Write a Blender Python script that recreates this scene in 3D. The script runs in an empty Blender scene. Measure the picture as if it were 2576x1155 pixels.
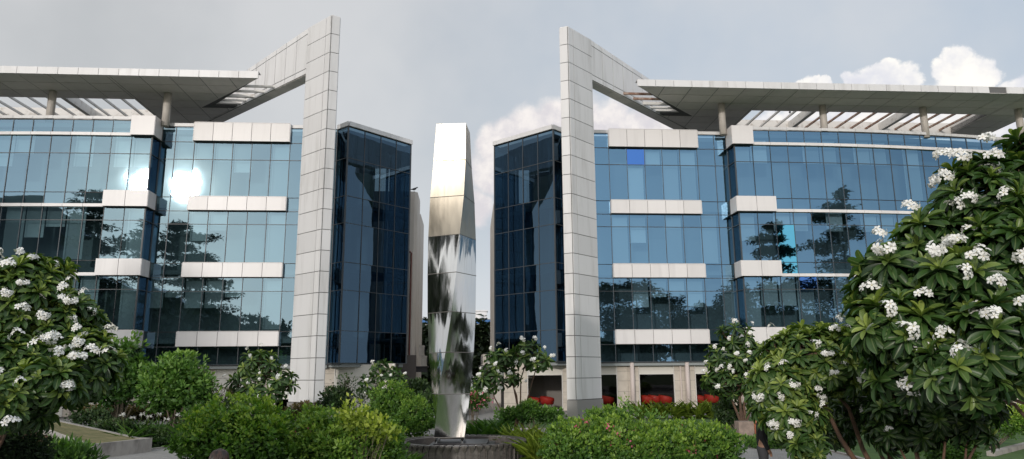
import bpy, bmesh, math, random
import numpy as np
from mathutils import Matrix, Vector
rng = np.random.default_rng(7); random.seed(7)
S = bpy.context.scene
COL = S.collection
# ------------------------------------------------------------------ camera
F, PITCH, ROLL, PPX, PPY = 1799.155, math.radians(11.3788), math.radians(0.4877), 1303.98, 577.3
YAW, OX, OY, EYE = math.radians(4.1669), -4.0924, 42.6496, 2.3
SP, CP = math.sin(PITCH), math.cos(PITCH)
up0 = Vector((0, -SP, CP)); fw = Vector((0, CP, SP)); X = Vector((1, 0, 0))
right = X * math.cos(ROLL) - up0 * math.sin(ROLL)
up = X * math.sin(ROLL) + up0 * math.cos(ROLL)
cd = bpy.data.cameras.new('camera'); cam = bpy.data.objects.new('camera', cd); COL.objects.link(cam)
M = Matrix.Identity(4)
for i in range(3):
    M[i][0] = right[i]; M[i][1] = up[i]; M[i][2] = -fw[i]
M[0][3], M[1][3], M[2][3] = 0, 0, EYE
cam.matrix_world = M
cd.sensor_width = 36; cd.lens = F / 2576 * 36; cd.shift_x = (1288 - PPX) / 2576
cd.clip_start = 0.1; cd.clip_end = 3000
S.camera = cam

def ray(u, v):
    """direction (world) of a point of the 2576-wide photograph"""
    d = right * ((u - PPX) / F) + up * ((PPY - v) / F) + fw
    return d
def at(u, v, Y):
    d = ray(u, v); k = Y / d.y
    return Vector((d.x * k, Y, EYE + d.z * k))
def gnd(u, Y, z=0.0):
    p = at(u, 1050, Y); return Vector((p.x, Y, z))
# ------------------------------------------------------------------ world
SUN = Vector((-.321, -1.0256, .262)).normalized()
EL = math.asin(SUN.z); AZ = math.atan2(SUN.x, SUN.y)
W = bpy.data.worlds.new('World'); S.world = W; W.use_nodes = True
nt = W.node_tree; N = nt.nodes; L = nt.links; N.clear()
def nd(t, **k):
    n = N.new(t)
    for a, b in k.items(): setattr(n, a, b)
    return n
def math_(op, a, b=None, c=None, clamp=False, tree=None):
    T = tree or nt
    n = T.nodes.new('ShaderNodeMath'); n.operation = op; n.use_clamp = clamp
    for i, s in enumerate((a, b, c)):
        if s is None: continue
        if isinstance(s, (int, float)): n.inputs[i].default_value = s
        else: T.links.new(s, n.inputs[i])
    return n.outputs[0]
def mixc(f, a, b, tree=None, blend='MIX'):
    T = tree or nt
    n = T.nodes.new('ShaderNodeMix'); n.data_type = 'RGBA'; n.blend_type = blend
    for s, i in ((f, 0), (a, 6), (b, 7)):
        if isinstance(s, (int, float)): n.inputs[i].default_value = s
        elif isinstance(s, tuple): n.inputs[i].default_value = (*s, 1)
        else: T.links.new(s, n.inputs[i])
    return n.outputs[2]
def maprange(s, a, b, c, d, tree=None, smooth=True):
    T = tree or nt
    n = T.nodes.new('ShaderNodeMapRange'); n.interpolation_type = 'SMOOTHSTEP' if smooth else 'LINEAR'
    T.links.new(s, n.inputs[0])
    for i, x in enumerate((a, b, c, d)): n.inputs[i + 1].default_value = x
    return n.outputs[0]
def noise(vec, scale, detail=4, rough=.5, tree=None, out=0):
    T = tree or nt
    n = T.nodes.new('ShaderNodeTexNoise'); n.inputs['Scale'].default_value = scale
    n.inputs['Detail'].default_value = detail; n.inputs['Roughness'].default_value = rough
    if vec is not None: T.links.new(vec, n.inputs['Vector'])
    return n.outputs[out]
tc = nd('ShaderNodeTexCoord'); D = tc.outputs['Generated']
sky = nd('ShaderNodeTexSky', sky_type='NISHITA', sun_disc=False, sun_elevation=EL, sun_rotation=AZ, air_density=1.2, dust_density=2.0)
skyc = mixc(1.0, sky.outputs[0], (.09, .09, .09), blend='MULTIPLY')
sep = nd('ShaderNodeSeparateXYZ'); L.new(D, sep.inputs[0])
# thin high cloud veil, greyer to the left, bluer to the right
veil = mixc(maprange(sep.outputs[0], -.5, .45, 0, 1), (.475, .485, .495), (.405, .485, .59))
veil = mixc(maprange(sep.outputs[2], .0, .28, 1, 0), veil, (.60, .63, .70))
vn = noise(D, 2.2, 5, .55)
veil = mixc(maprange(vn, .3, .72, 0, .75), veil, (.66, .655, .655))
col = mixc(.84, skyc, veil)
# cumulus banks
def puff(u, v, r): 
    return (ray(u, v).normalized(), r / F)
puffs_hard = [puff(*a) for a in ((2010,212,22),(2040,205,24),(2070,208,20),(2035,235,40),(2150,205,26),(2185,190,30),(2215,180,28),(2245,172,32),(2270,195,36),(2295,210,26),
    (2200,230,56),(2260,235,56),(2372,185,28),(2390,160,26),(2415,158,30),(2445,180,34),(2475,198,30),(2490,205,20),(2420,215,56),(2545,222,30),(2580,212,36),
    (2150,290,70),(2250,300,80),(2350,310,80),(2450,300,80),(2560,300,80),(2030,300,60),(1950,320,60),(2500,350,90),(2300,350,90))]
puffs_soft = [puff(*a) for a in ((1330,318,70),(1390,300,64),(1480,300,76),(1540,300,70),(1600,320,70),(1660,330,50),(1290,345,60),(1240,360,50),
    (1230,430,70),(1200,520,60),(1450,380,110),(1560,400,110))]
nv = noise(D, 16, 6, .62, out=1)
nvm = nd('ShaderNodeVectorMath', operation='SUBTRACT'); L.new(nv, nvm.inputs[0]); nvm.inputs[1].default_value = (.5, .5, .5)
def puffmask(lst, amp, soft):
    sc = nd('ShaderNodeVectorMath', operation='SCALE'); L.new(nvm.outputs[0], sc.inputs[0]); sc.inputs[3].default_value = amp
    ad = nd('ShaderNodeVectorMath', operation='ADD'); L.new(D, ad.inputs[0]); L.new(sc.outputs[0], ad.inputs[1])
    cur = None
    for c, r in lst:
        ds = nd('ShaderNodeVectorMath', operation='DISTANCE'); L.new(ad.outputs[0], ds.inputs[0]); ds.inputs[1].default_value = c
        m = math_('SUBTRACT', 1.0, math_('DIVIDE', ds.outputs['Value'], r))
        cur = m if cur is None else math_('SMOOTH_MAX', cur, m, .06)
    return maprange(cur, 0.0, soft, 0, 1), cur
ms, ds_ = puffmask(puffs_soft, .05, .5)
mh, dh_ = puffmask(puffs_hard, .05, .34)
cn = noise(D, 26, 6, .6)
csoft = mixc(maprange(cn, .35, .65, 0, 1), (.64, .60, .62), (.86, .80, .76))
chard = mixc(maprange(noise(D, 9, 5, .6), .38, .60, 0, 1), (.62, .63, .69), (.90, .87, .81))
col = mixc(math_('MULTIPLY', ms, .8), col, csoft)
col = mixc(mh, col, chard)
# glow of the sun through thin cloud, behind the viewer
dt = nd('ShaderNodeVectorMath', operation='DOT_PRODUCT'); L.new(D, dt.inputs[0]); dt.inputs[1].default_value = SUN
dpos = math_('MAXIMUM', dt.outputs['Value'], 0)
gn = maprange(noise(D, 5, 5, .6), .35, .7, .25, 1.3)
g1 = math_('MULTIPLY', math_('MULTIPLY', math_('POWER', dpos, 200), .55), gn)
g2 = math_('MULTIPLY', math_('POWER', dpos, 2), .52)
g3 = math_('MULTIPLY', math_('POWER', dpos, 3500), 4)
def addglow(base, f, c):
    gl = nd('ShaderNodeVectorMath', operation='SCALE'); gl.inputs[0].default_value = c; L.new(f, gl.inputs[3])
    a_ = nd('ShaderNodeVectorMath', operation='ADD'); L.new(base, a_.inputs[0]); L.new(gl.outputs[0], a_.inputs[1]); return a_
ad = addglow(addglow(col, g2, (1.0, .97, .95)).outputs[0], math_('ADD', g1, g3), (1.0, .74, .47))
bg = nd('ShaderNodeBackground'); L.new(ad.outputs[0], bg.inputs[0]); bg.inputs[1].default_value = 1.0
wo = nd('ShaderNodeOutputWorld'); L.new(bg.outputs[0], wo.inputs[0])
sd = bpy.data.lights.new('sun', 'SUN'); sd.energy = 1.15; sd.angle = math.radians(2.1); sd.color = (1, .94, .88)
so = bpy.data.objects.new('sun', sd); COL.objects.link(so); so.rotation_euler = SUN.to_track_quat('Z', 'Y').to_euler()
so.location = (0, 0, 60)
S.view_settings.view_transform = 'Standard'; S.view_settings.look = 'None'; S.view_settings.exposure = 0.28
S.cycles.max_bounces = 8; S.cycles.transparent_max_bounces = 12; S.cycles.glossy_bounces = 5
S.cycles.use_denoising = True
S.cycles.sample_clamp_indirect = 6; S.cycles.caustics_reflective = False; S.cycles.caustics_refractive = False
# ------------------------------------------------------------------ materials
def mat(name, base=(.5,.5,.5), rough=.6, metal=0, spec=.5):
    m = bpy.data.materials.new(name); m.use_nodes = True
    b = m.node_tree.nodes['Principled BSDF']
    b.inputs['Base Color'].default_value = (*base, 1); b.inputs['Roughness'].default_value = rough
    b.inputs['Metallic'].default_value = metal; b.inputs['Specular IOR Level'].default_value = spec
    return m
def bsdf(m): return m.node_tree.nodes['Principled BSDF']
def objco(m):
    t = m.node_tree.nodes.new('ShaderNodeTexCoord'); return t.outputs['Object']
def noisy(m, a, b, scale, detail=5, lo=.35, hi=.65, stretch=None, bump=0, bscale=None):
    T = m.node_tree; co = objco(m)
    if stretch:
        mp = T.nodes.new('ShaderNodeMapping'); mp.inputs['Scale'].default_value = stretch; T.links.new(co, mp.inputs[0]); co2 = mp.outputs[0]
    else: co2 = co
    f = maprange(noise(co2, scale, detail, .6, tree=T), lo, hi, 0, 1, tree=T)
    T.links.new(mixc(f, a, b, tree=T), bsdf(m).inputs['Base Color'])
    if bump:
        bn = T.nodes.new('ShaderNodeBump'); bn.inputs['Strength'].default_value = bump; bn.inputs['Distance'].default_value = .02
        T.links.new(noise(co, bscale or scale * 6, 4, .6, tree=T), bn.inputs['Height']); T.links.new(bn.outputs[0], bsdf(m).inputs['Normal'])
    return m
def clad(name, a, b, rough=.38):
    m = noisy(mat(name, rough=rough), a, b, 1.1, 6, .46, .80, stretch=(1.6, 1.6, .16))
    T = m.node_tree; src = bsdf(m).inputs['Base Color'].links[0].from_socket
    g = T.nodes.new('ShaderNodeNewGeometry')
    v = maprange(g.outputs['Random Per Island'], 0, 1, .93, 1.05, tree=T, smooth=False)
    sc = T.nodes.new('ShaderNodeVectorMath'); sc.operation = 'SCALE'; T.links.new(src, sc.inputs[0]); T.links.new(v, sc.inputs[3])
    T.links.new(sc.outputs[0], bsdf(m).inputs['Base Color'])
    return m
M_clad = clad('white_cladding', (.74, .735, .74), (.55, .54, .53))
M_band = clad('band_cladding', (.80, .775, .77), (.70, .675, .67))
M_soffit = clad('soffit_cladding', (.80, .76, .73), (.70, .665, .64), .5)
M_joint = mat('joint_grey', (.14, .14, .14), .8)
M_mull = mat('mullion', (.07, .08, .09), .45)
M_beam = noisy(mat('roof_beam', rough=.5), (.66, .64, .61), (.42, .38, .34), 2.5, 5, .5, .75)
M_rust = noisy(mat('rusty_beam', rough=.8), (.22, .10, .06), (.42, .33, .27), 3, 5)
M_col = noisy(mat('round_column', rough=.5), (.60, .56, .51), (.52, .48, .44), 1.2)
M_tile = mat('beige_wall_tile', rough=.6)
def glassmat(name, gloss, trans, fac=.72, wave=.0022, rough=.014):
    m = bpy.data.materials.new(name); m.use_nodes = True; T = m.node_tree; T.nodes.clear()
    o = T.nodes.new('ShaderNodeOutputMaterial'); mx = T.nodes.new('ShaderNodeMixShader')
    g = T.nodes.new('ShaderNodeBsdfGlossy'); g.inputs[0].default_value = (*gloss, 1); g.inputs['Roughness'].default_value = rough
    t = T.nodes.new('ShaderNodeBsdfTransparent')
    gm = T.nodes.new('ShaderNodeNewGeometry')
    tc_ = T.nodes.new('ShaderNodeTexCoord')
    k = maprange(gm.outputs['Random Per Island'], 0, 1, .75, 1.2, tree=T, smooth=False)
    sc = T.nodes.new('ShaderNodeVectorMath'); sc.operation = 'SCALE'; sc.inputs[0].default_value = trans; T.links.new(k, sc.inputs[3]); T.links.new(sc.outputs[0], t.inputs[0])
    bn = T.nodes.new('ShaderNodeBump'); bn.inputs['Strength'].default_value = 1; bn.inputs['Distance'].default_value = wave
    T.links.new(noise(tc_.outputs['Object'], .9, 1, .4, tree=T), bn.inputs['Height']); T.links.new(bn.outputs[0], g.inputs['Normal'])
    mx.inputs[0].default_value = fac
    T.links.new(t.outputs[0], mx.inputs[1]); T.links.new(g.outputs[0], mx.inputs[2]); T.links.new(mx.outputs[0], o.inputs[0])
    return m
M_glassA = glassmat('blue_reflective_glass', (.25, .405, .56), (.62, .80, .86), .50)
M_glassR = glassmat('deep_blue_reflective_glass', (.20, .38, .57), (.60, .78, .88), .52)
M_glassP = glassmat('dark_blue_glass', (.08, .135, .195), (.26, .42, .54), .72, wave=.004)
M_blue = glassmat('bright_blue_glass', (.09, .23, .62), (.05, .12, .3), .8)
M_teal = glassmat('teal_glass', (.16, .55, .75), (.05, .2, .3), .8)
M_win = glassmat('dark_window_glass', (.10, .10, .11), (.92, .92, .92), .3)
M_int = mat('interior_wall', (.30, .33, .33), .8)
M_blind = mat('window_blind', (.75, .77, .76), .8)
M_dark = mat('dark_room', (.02, .02, .02), .8)
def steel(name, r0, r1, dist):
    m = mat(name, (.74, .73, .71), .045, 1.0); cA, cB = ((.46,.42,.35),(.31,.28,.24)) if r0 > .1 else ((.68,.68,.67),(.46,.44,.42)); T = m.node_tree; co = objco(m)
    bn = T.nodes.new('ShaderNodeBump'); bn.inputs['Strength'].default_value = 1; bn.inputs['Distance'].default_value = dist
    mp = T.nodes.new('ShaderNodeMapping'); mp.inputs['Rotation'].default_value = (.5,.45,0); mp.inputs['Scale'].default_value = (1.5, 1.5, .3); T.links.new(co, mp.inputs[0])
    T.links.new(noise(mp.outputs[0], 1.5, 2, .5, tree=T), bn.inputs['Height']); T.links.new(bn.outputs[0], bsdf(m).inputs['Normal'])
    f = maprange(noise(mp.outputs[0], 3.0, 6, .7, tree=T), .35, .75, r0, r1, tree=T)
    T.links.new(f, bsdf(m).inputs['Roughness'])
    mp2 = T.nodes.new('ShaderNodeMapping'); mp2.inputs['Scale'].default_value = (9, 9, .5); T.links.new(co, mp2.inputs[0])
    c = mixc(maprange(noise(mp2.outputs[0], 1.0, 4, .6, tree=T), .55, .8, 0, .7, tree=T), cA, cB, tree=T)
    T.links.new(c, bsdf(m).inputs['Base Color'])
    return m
M_steel = steel('polished_steel', .08, .18, .026); M_steelglow = steel('sunglow_steel', .30, .46, .008)  # second steel: rougher warm copy, the top's sun glow put into finish and colour
# ------------------------------------------------------------------ mesh helpers
class MB:
    def __init__(s): s.v = []; s.f = []
    def add(s, vs, fs):
        b = len(s.v); s.v += [tuple(x) for x in vs]; s.f += [tuple(b + i for i in f) for f in fs]; return s
    def hexa(s, c):
        return s.add(c, [(0,3,2,1),(4,5,6,7),(0,1,5,4),(1,2,6,5),(2,3,7,6),(3,0,4,7)])
    def box(s, x0, x1, y0, y1, z0, z1):
        return s.hexa([(x0,y0,z0),(x1,y0,z0),(x1,y1,z0),(x0,y1,z0),(x0,y0,z1),(x1,y0,z1),(x1,y1,z1),(x0,y1,z1)])
    def tube(s, pts, rad, n=8, cap=True):
        pts = [Vector(p) for p in pts]; rings = []
        for i, p in enumerate(pts):
            t = (pts[min(i+1, len(pts)-1)] - pts[max(i-1, 0)])
            if t.length < 1e-6: t = Vector((0,0,1))
            t.normalize(); a = t.orthogonal().normalized() if i == 0 else (pa - t * pa.dot(t)).normalized(); pa = a
            b = t.cross(a); r = rad[i] if hasattr(rad, '__len__') else rad
            rings.append([p + (a * math.cos(2*math.pi*k/n) + b * math.sin(2*math.pi*k/n)) * r for k in range(n)])
        base = [v for r in rings for v in r]; fs = []
        for i in range(len(pts)-1):
            for k in range(n):
                fs.append((i*n+k, i*n+(k+1)%n, (i+1)*n+(k+1)%n, (i+1)*n+k))
        if cap: fs.append(tuple(range(n-1, -1, -1))); fs.append(tuple((len(pts)-1)*n+k for k in range(n)))
        return s.add(base, fs)
    def prism(s, poly, z0, z1):
        n = len(poly); vs = [(x,y,z0) for x,y in poly] + [(x,y,z1) for x,y in poly]
        return s.add(vs, [tuple(range(n-1,-1,-1)), tuple(range(n,2*n))] + [(i,(i+1)%n,n+(i+1)%n,n+i) for i in range(n)])
    def panels(s, a, b, c, d, us, vs, gap=.03, th=.03, out=None):
        """separate panels on quad a(bl) b(br) c(tr) d(tl); us, vs = split fractions 0..1"""
        a, b, c, d = map(Vector, (a, b, c, d)); n = (b-a).cross(d-a).normalized()
        if out is not None and n.dot(Vector(out)) < 0: n = -n
        P = lambda u, v: (a*(1-u)+b*u)*(1-v) + (d*(1-u)+c*u)*v
        wu = (b-a).length; wv = (d-a).length
        for i in range(len(us)-1):
            for j in range(len(vs)-1):
                u0, u1, v0, v1 = us[i]+gap/2/wu, us[i+1]-gap/2/wu, vs[j]+gap/2/wv, vs[j+1]-gap/2/wv
                q = [P(u0,v0),P(u1,v0),P(u1,v1),P(u0,v1)]
                s.hexa([x for x in q] + [x+n*th for x in q])
        return s
    def build(s, name, m, parent=None, off=None, smooth=False, fix=True):
        me = bpy.data.meshes.new(name)
        vs = s.v
        if off is not None: vs = [(x-off[0], y-off[1], z-off[2]) for x,y,z in vs]
        me.from_pydata(vs, [], s.f)
        if fix:
            bm = bmesh.new(); bm.from_mesh(me); bmesh.ops.recalc_face_normals(bm, faces=bm.faces); bm.to_mesh(me); bm.free()
        if smooth: me.polygons.foreach_set('use_smooth', [True]*len(me.polygons))
        me.materials.append(m)
        o = bpy.data.objects.new(name, me); COL.objects.link(o)
        if parent: o.parent = parent
        return o
def tag(o, label=None, cat=None, group=None, kind=None):
    for k, v in (('label',label),('category',cat),('group',group),('kind',kind)):
        if v: o[k] = v
    return o
def empty(name, loc, rz=0.0):
    e = bpy.data.objects.new(name, None); COL.objects.link(e); e.location = loc; e.rotation_euler = (0,0,rz); e.empty_display_size = .3
    return e
def copy_tree(o, parent=None):
    c = o.copy(); COL.objects.link(c)
    if parent: c.parent = parent
    for ch in list(o.children): copy_tree(ch, c)
    return c
def fr(n): return [i/n for i in range(n+1)]
def bw(p, q, z=0.0):
    """building frame -> world"""
    c, s = math.cos(YAW), math.sin(YAW)
    return Vector((OX + p*c - q*s, OY + p*s + q*c, z))
#@@BUILDINGS
# ------------------------------------------------------------------ the two office buildings
ZB = [1.65+EYE, 5.65+EYE, 9.65+EYE, 13.95+EYE]          # undersides of the white bands
ZG = .62 + EYE; ZP = 15.12 + EYE                          # underside of glazing, parapet top
ZC = 16.85 + EYE                                          # canopy soffit
ROWS = sorted([ZG, ZP-.22] + ZB + [z+.85 for z in ZB[:3]] + [z+3.2 for z in ZB[:3]])
def bq(p): return -1 + max(0, p-21)**2/190
def glazing(mb, mul, A, B, xs, zs, flip, r, inward, skip=None, tilt=.0012, turn=0.0):
    """A,B: plan points; xs fractions along; panes and mullions"""
    A = Vector((*A,0)); B = Vector((*B,0)); dv = (B-A); ln = dv.length; dv.normalize()
    n = Vector((dv.y, -dv.x, 0));
    if n.dot(Vector((*inward,0))) > 0: n = -n
    for i in range(len(xs)-1):
        for j in range(len(zs)-1):
            if skip and skip(i, j): continue
            t1, t2 = r.normal()*tilt + turn, r.normal()*tilt
            x0, x1, z0, z1 = xs[i]*ln, xs[i+1]*ln, zs[j], zs[j+1]
            q = []
            for x, z in ((x0,z0),(x1,z0),(x1,z1),(x0,z1)):
                o = (x-(x0+x1)/2)*t1 + (z-(z0+z1)/2)*t2
                p = A + dv*x + n*o; q.append((p.x, p.y, z))
            mb.add(q, [(0,1,2,3)])
    w = .017
    for x in xs:
        p = A + dv*(x*ln); c = [p-dv*w+n*.03, p+dv*w+n*.03, p+dv*w-n*.06, p-dv*w-n*.06]
        mul.hexa([(k.x,k.y,zs[0]) for k in c] + [(k.x,k.y,zs[-1]) for k in c])
    for z in zs:
        a, b = A + n*.026, B + n*.026; c = [a, b, b-n*.08, a-n*.08]
        mul.hexa([(k.x,k.y,z-w) for k in c] + [(k.x,k.y,z+w) for k in c])
TURN = .021
def building(s):
    side = 'left' if s < 0 else 'right'
    r = np.random.default_rng(11 if s < 0 else 12)
    off = (s*17, 6, 0); w = bw(*off)
    root = empty('office_building', w, YAW)
    tag(root, ('four storey blue glass office block on the left, sun glare on its panes' if s < 0 else
               'four storey blue glass office block on the right, red chairs behind its ground floor windows'), 'office building', 'twin glass office blocks')
    P = lambda *a: a
    gm = M_glassA if s < 0 else M_glassR
    X_ = lambda p: s*p
    B = lambda mb, name, m, parent=root, **k: mb.build(name, m, parent, off if parent is root else off, **k)
    def sub(mb, name, m, parent, **k):
        return mb.build(name, m, parent, off, **k)
    # --- flat section, one glazing part per storey
    cols = [7.06, 7.6, 8.73, 9.87, 11.01, 12.15, 13.28, 14.42, 15.56, 16.7, 17.58]
    xa = [(c-cols[0])/(cols[-1]-cols[0]) for c in cols]
    storeys = [[z for z in ROWS if lo-.01 <= z <= hi+.01] for lo, hi in ((ZG,ZB[0]+.85),(ZB[0]+.85,ZB[1]+.85),(ZB[1]+.85,ZB[2]+.85),(ZB[2]+.85,ZP))]
    pcols = [17.65 + 1.14*k for k in range(23)]
    for zi, zs in enumerate(storeys):
        if zi == 3: zs = zs
        g = MB(); mu = MB()
        skip = None
        if s > 0 and zi == 3: skip = lambda i, j: (i == 4 and j == 1)
        glazing(g, mu, (X_(cols[0]),0), (X_(cols[-1]),0), xa, zs, s<0, r, (0,1), skip)
        go = g.build('glazing', gm, root, off, fix=False); sub(mu, 'mullions', M_mull, go)
        g = MB(); mu = MB()
        # curved wing
        for k in range(22):
            a, b = (X_(pcols[k]), bq(pcols[k])), (X_(pcols[k+1]), bq(pcols[k+1]))
            sk = None
            if s > 0 and ((zi, k) in ((1,2),(1,3),(2,2))): sk = lambda i, j, zi=zi, k=k: (zi,k,j) in BLUE
            glazing(g, mu, a, b, [0,1], zs, False, r, (0,1), sk, turn=(TURN if s < 0 and k < 2 else 0))
        gr_, mr_ = MB(), MB(); glazing(gr_, mr_, (X_(17.58),-.004), (X_(17.65),-1), [0,1], zs, False, r, (-s,0))
        ro = gr_.build('corner_glazing', M_glassP, root, off, fix=False); mr_.build('mullions', M_mull, ro, off)
        go = g.build('curved_glazing', gm, root, off, fix=False)
        sub(mu, 'mullions', M_mull, go)
    # coloured replacement panes
    if s > 0:
        def pane(p0, q0, p1, q1, z0, z1, m, lab):
            o = MB().add([(p0,q0,z0),(p1,q1,z0),(p1,q1,z1),(p0,q0,z1)], [(0,1,2,3)]).build('tinted_pane', m, root, off, fix=False); tag(o, lab)
        z3 = storeys[3]
        pane(cols[4], 0, cols[5], 0, z3[1], z3[2], M_blue, 'bright blue replacement pane under the top white band')
        for (zi,k,j), m, lab in BLUEM:
            zs = storeys[zi]; pane(pcols[k], bq(pcols[k]), pcols[k+1], bq(pcols[k+1]), zs[j], zs[j+1], m, lab)
    # --- prism bay beside the passage
    zr = [ZG+.05, ZB[0]+.85, ZB[0]+3.2, ZB[1]+.85, ZB[1]+3.2, ZB[2]+.85, ZB[2]+3.2, ZP-.28]
    C0, C1, C2, C3 = (7.06,.0), (6.26,-.8), (2.74,2.71), (4.2,4.2)
    g = MB(); mu = MB()
    glazing(g, mu, (X_(C1[0]),C1[1]), (X_(C2[0]),C2[1]), fr(4), zr, False, r, (s,1), tilt=.004)
    glazing(g, mu, (X_(C0[0]),C0[1]), (X_(C1[0]),C1[1]), fr(1), zr, False, r, (-s,1), tilt=.004)
    glazing(g, mu, (X_(C2[0]),C2[1]), (X_(C3[0]),C3[1]), fr(2), zr, False, r, (s,-1), tilt=.004)
    go = g.build('bay_glazing', M_glassP, root, off, fix=False); sub(mu, 'mullions', M_mull, go)
    m = MB()
    for k in range(4):
        f0, f1 = k/4, (k+1)/4
        def pp(f, o): 
            return (X_(C1[0]+(C2[0]-C1[0])*f - .11*o), C1[1]+(C2[1]-C1[1])*f - .11*o)
        a, b = pp(f0,1), pp(f1,1); c, d = pp(f1,-1), pp(f0,-1)
        m.hexa([(*a,ZP-.28),(*b,ZP-.28),(*c,ZP-.28),(*d,ZP-.28),(*a,ZP),(*b,ZP),(*c,ZP),(*d,ZP)])
    a=(X_(7.06),-.16); b=(X_(6.26-.02),-.96); c=(X_(6.4),-.6); d=(X_(7.06),.1)
    m.hexa([(*a,ZP-.28),(*b,ZP-.28),(*c,ZP-.28),(*d,ZP-.28),(*a,ZP),(*b,ZP),(*c,ZP),(*d,ZP)])
    B(m, 'bay_coping', M_clad)
    # floors and blinds seen through the bay
    m = MB()
    for z in [ZB[0]+.5, ZB[1]+.5, ZB[2]+.5, ZP-.45, ZG+.05]:
        m.prism([(X_(7.0),.1),(X_(6.26),-.62),(X_(2.95),2.71),(X_(4.2),3.9),(X_(7),3.9)], z-.22, z)
    B(m, 'floor_slab', M_int)
    m = MB()
    for (p, q) in ((3.5,2.6),(5.0,1.2),(6.1,.1),(4.3,3.2)):
        m.tube([(X_(p),q,ZG+.1),(X_(p),q,ZP-.5)], .09, 8)
    m.box(*sorted((X_(5.2),X_(9))), 3.9, 4.05, ZG, ZP-.5)
    B(m, 'inner_frame', mat('inner_frame_paint', (.34,.37,.40), .6))
    # --- interior behind the flat and curved glazing
    m = MB()
    pts = [(X_(7.1), 1.6), (X_(17.6), 1.6)] + [(X_(p), bq(p)+2.2) for p in pcols[1:]]
    for i in range(len(pts)-1):
        a, b = pts[i], pts[i+1]; m.add([(*a,ZG),(*b,ZG),(*b,ZP-.4),(*a,ZP-.4)], [(0,1,2,3)])
    for z in [ZG+.03] + [zz+.45 for zz in ZB[:3]] + [ZP-.4]:
        for i in range(len(pts)-1):
            a, b = pts[i], pts[i+1]; 
            if i == 0: fa, fb = (a[0], .08), (b[0], .08)
            else: fa = (a[0], a[1]-2.1 if i > 1 else -.9); fb = (b[0], b[1]-2.1)
            m.hexa([(*fa,z-.25),(*fb,z-.25),(*b,z-.25),(*a,z-.25),(*fa,z),(*fb,z),(*b,z),(*a,z)])
    B(m, 'interior', M_int)
    m = MB()
    for zi in range(4):
        z0 = [ZG, *[z+.5 for z in ZB[:3]]][zi]; top = [ZB[0]+.2, ZB[1]+.15, ZB[2]+.15, ZP-.7][zi]
        if zi == 0: continue
        for i in range(3, len(cols)-1):
            if r.random() < .62:
                h = r.choice([1.0, 1.0, .6, .4]); q = .35
                m.box(*sorted((X_(cols[i]+.05), X_(cols[i+1]-.05))), q, q+.02, top-(top-z0-.5)*h, top)
        for k in range(0, 21):
            if r.random() < .5:
                h = r.choice([1.0, .6, .4]); q = bq(pcols[k])+.45
                m.box(*sorted((X_(pcols[k]+.05), X_(pcols[k+1]-.05))), q, q+.02, top-(top-z0-.5)*h, top)
    B(m, 'window_blinds', M_blind)
    # --- white bands on the flat section
    for zi, z in enumerate(ZB):
        h = .85 if zi < 3 else 1.17
        m = MB(); m.box(*sorted((X_(9.89), X_(15.54))), -.24, -.01, z+.02, z+h-.02)
        bo = B(m, 'white_band', M_joint)
        m = MB(); a, b = X_(9.87), X_(15.56)
        m.panels((a,-.24,z),(b,-.24,z),(b,-.24,z+h),(a,-.24,z+h), fr(5), [0,1], .028, .05, (0,-1,0))
        for pp_ in (9.84, 15.56): m.box(*sorted((X_(pp_),X_(pp_+.03))), -.285, -.02, z+.01, z+h-.01)
        m.box(*sorted((X_(9.87),X_(15.56))), -.28, -.02, z+h, z+h+.03)
        sub(m, 'cladding_panels', M_band, bo)
        # wing band and strip
        n = 2 if zi < 3 else 1; pe = 17.65+1.14*n; zt = z+.93 if zi < 3 else ZP
        m = MB(); m.box(*sorted((X_(17.45), X_(pe-.02))), -1.3, -.02, z-.02, zt-.02)
        bo = B(m, 'corner_band', M_joint)
        m = MB()
        m.panels((X_(17.42),-1.3,z-.04),(X_(pe),-1.3,z-.04),(X_(pe),-1.3,zt),(X_(17.42),-1.3,zt), fr(n), [0,1], .028, .04, (0,-1,0))
        m.panels((X_(17.45),-1.32,z-.04),(X_(17.45),-.25,z-.04),(X_(17.45),-.25,zt),(X_(17.45),-1.32,zt), [0,1], [0,1], .02, .04, (-s,0,0))
        sub(m, 'cladding_panels', M_band, bo)
        m = MB()
        for k in range(n, 22):
            a, b = (X_(pcols[k]), bq(pcols[k])), (X_(pcols[k+1]), bq(pcols[k+1]))
            m.panels((a[0],a[1]-.12,z-.04),(b[0],b[1]-.12,z-.04),(b[0],b[1]-.12,z+.16),(a[0],a[1]-.12,z+.16), [0,1],[0,1], .02, .04, (0,-1,0))
            m.add([(a[0],a[1]-.12,z-.03),(b[0],b[1]-.12,z-.03),(b[0],b[1]+.03,z-.03),(a[0],a[1]+.03,z-.03)], [(0,1,2,3)])
        B(m, 'white_strip', M_band)
    # parapet coping
    m = MB()
    m.box(*sorted((X_(8.0),X_(9.83))), -.06, .35, ZP-.2, ZP); B(m, 'parapet_coping', M_clad); m = MB(); m.box(*sorted((X_(15.62),X_(17.5))), -.06, .35, ZP-.2, ZP); B(m, 'parapet_coping', M_clad); m = MB()
    for k in range(22):
        if k == 0: continue
        a, b = (X_(pcols[k]), bq(pcols[k])), (X_(pcols[k+1]), bq(pcols[k+1]))
        m.panels((a[0],a[1]-.08,ZP-.2),(b[0],b[1]-.08,ZP-.2),(b[0],b[1]-.08,ZP),(a[0],a[1]-.08,ZP),[0,1],[0,1],.02,.05,(0,-1,0))
        m.add([(a[0],a[1]-.1,ZP-.01),(b[0],b[1]-.1,ZP-.01),(b[0],b[1]+.4,ZP-.01),(a[0],a[1]+.4,ZP-.01)], [(0,1,2,3)])
    B(m, 'parapet_coping', M_clad)
    # roof deck
    m = MB()
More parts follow.
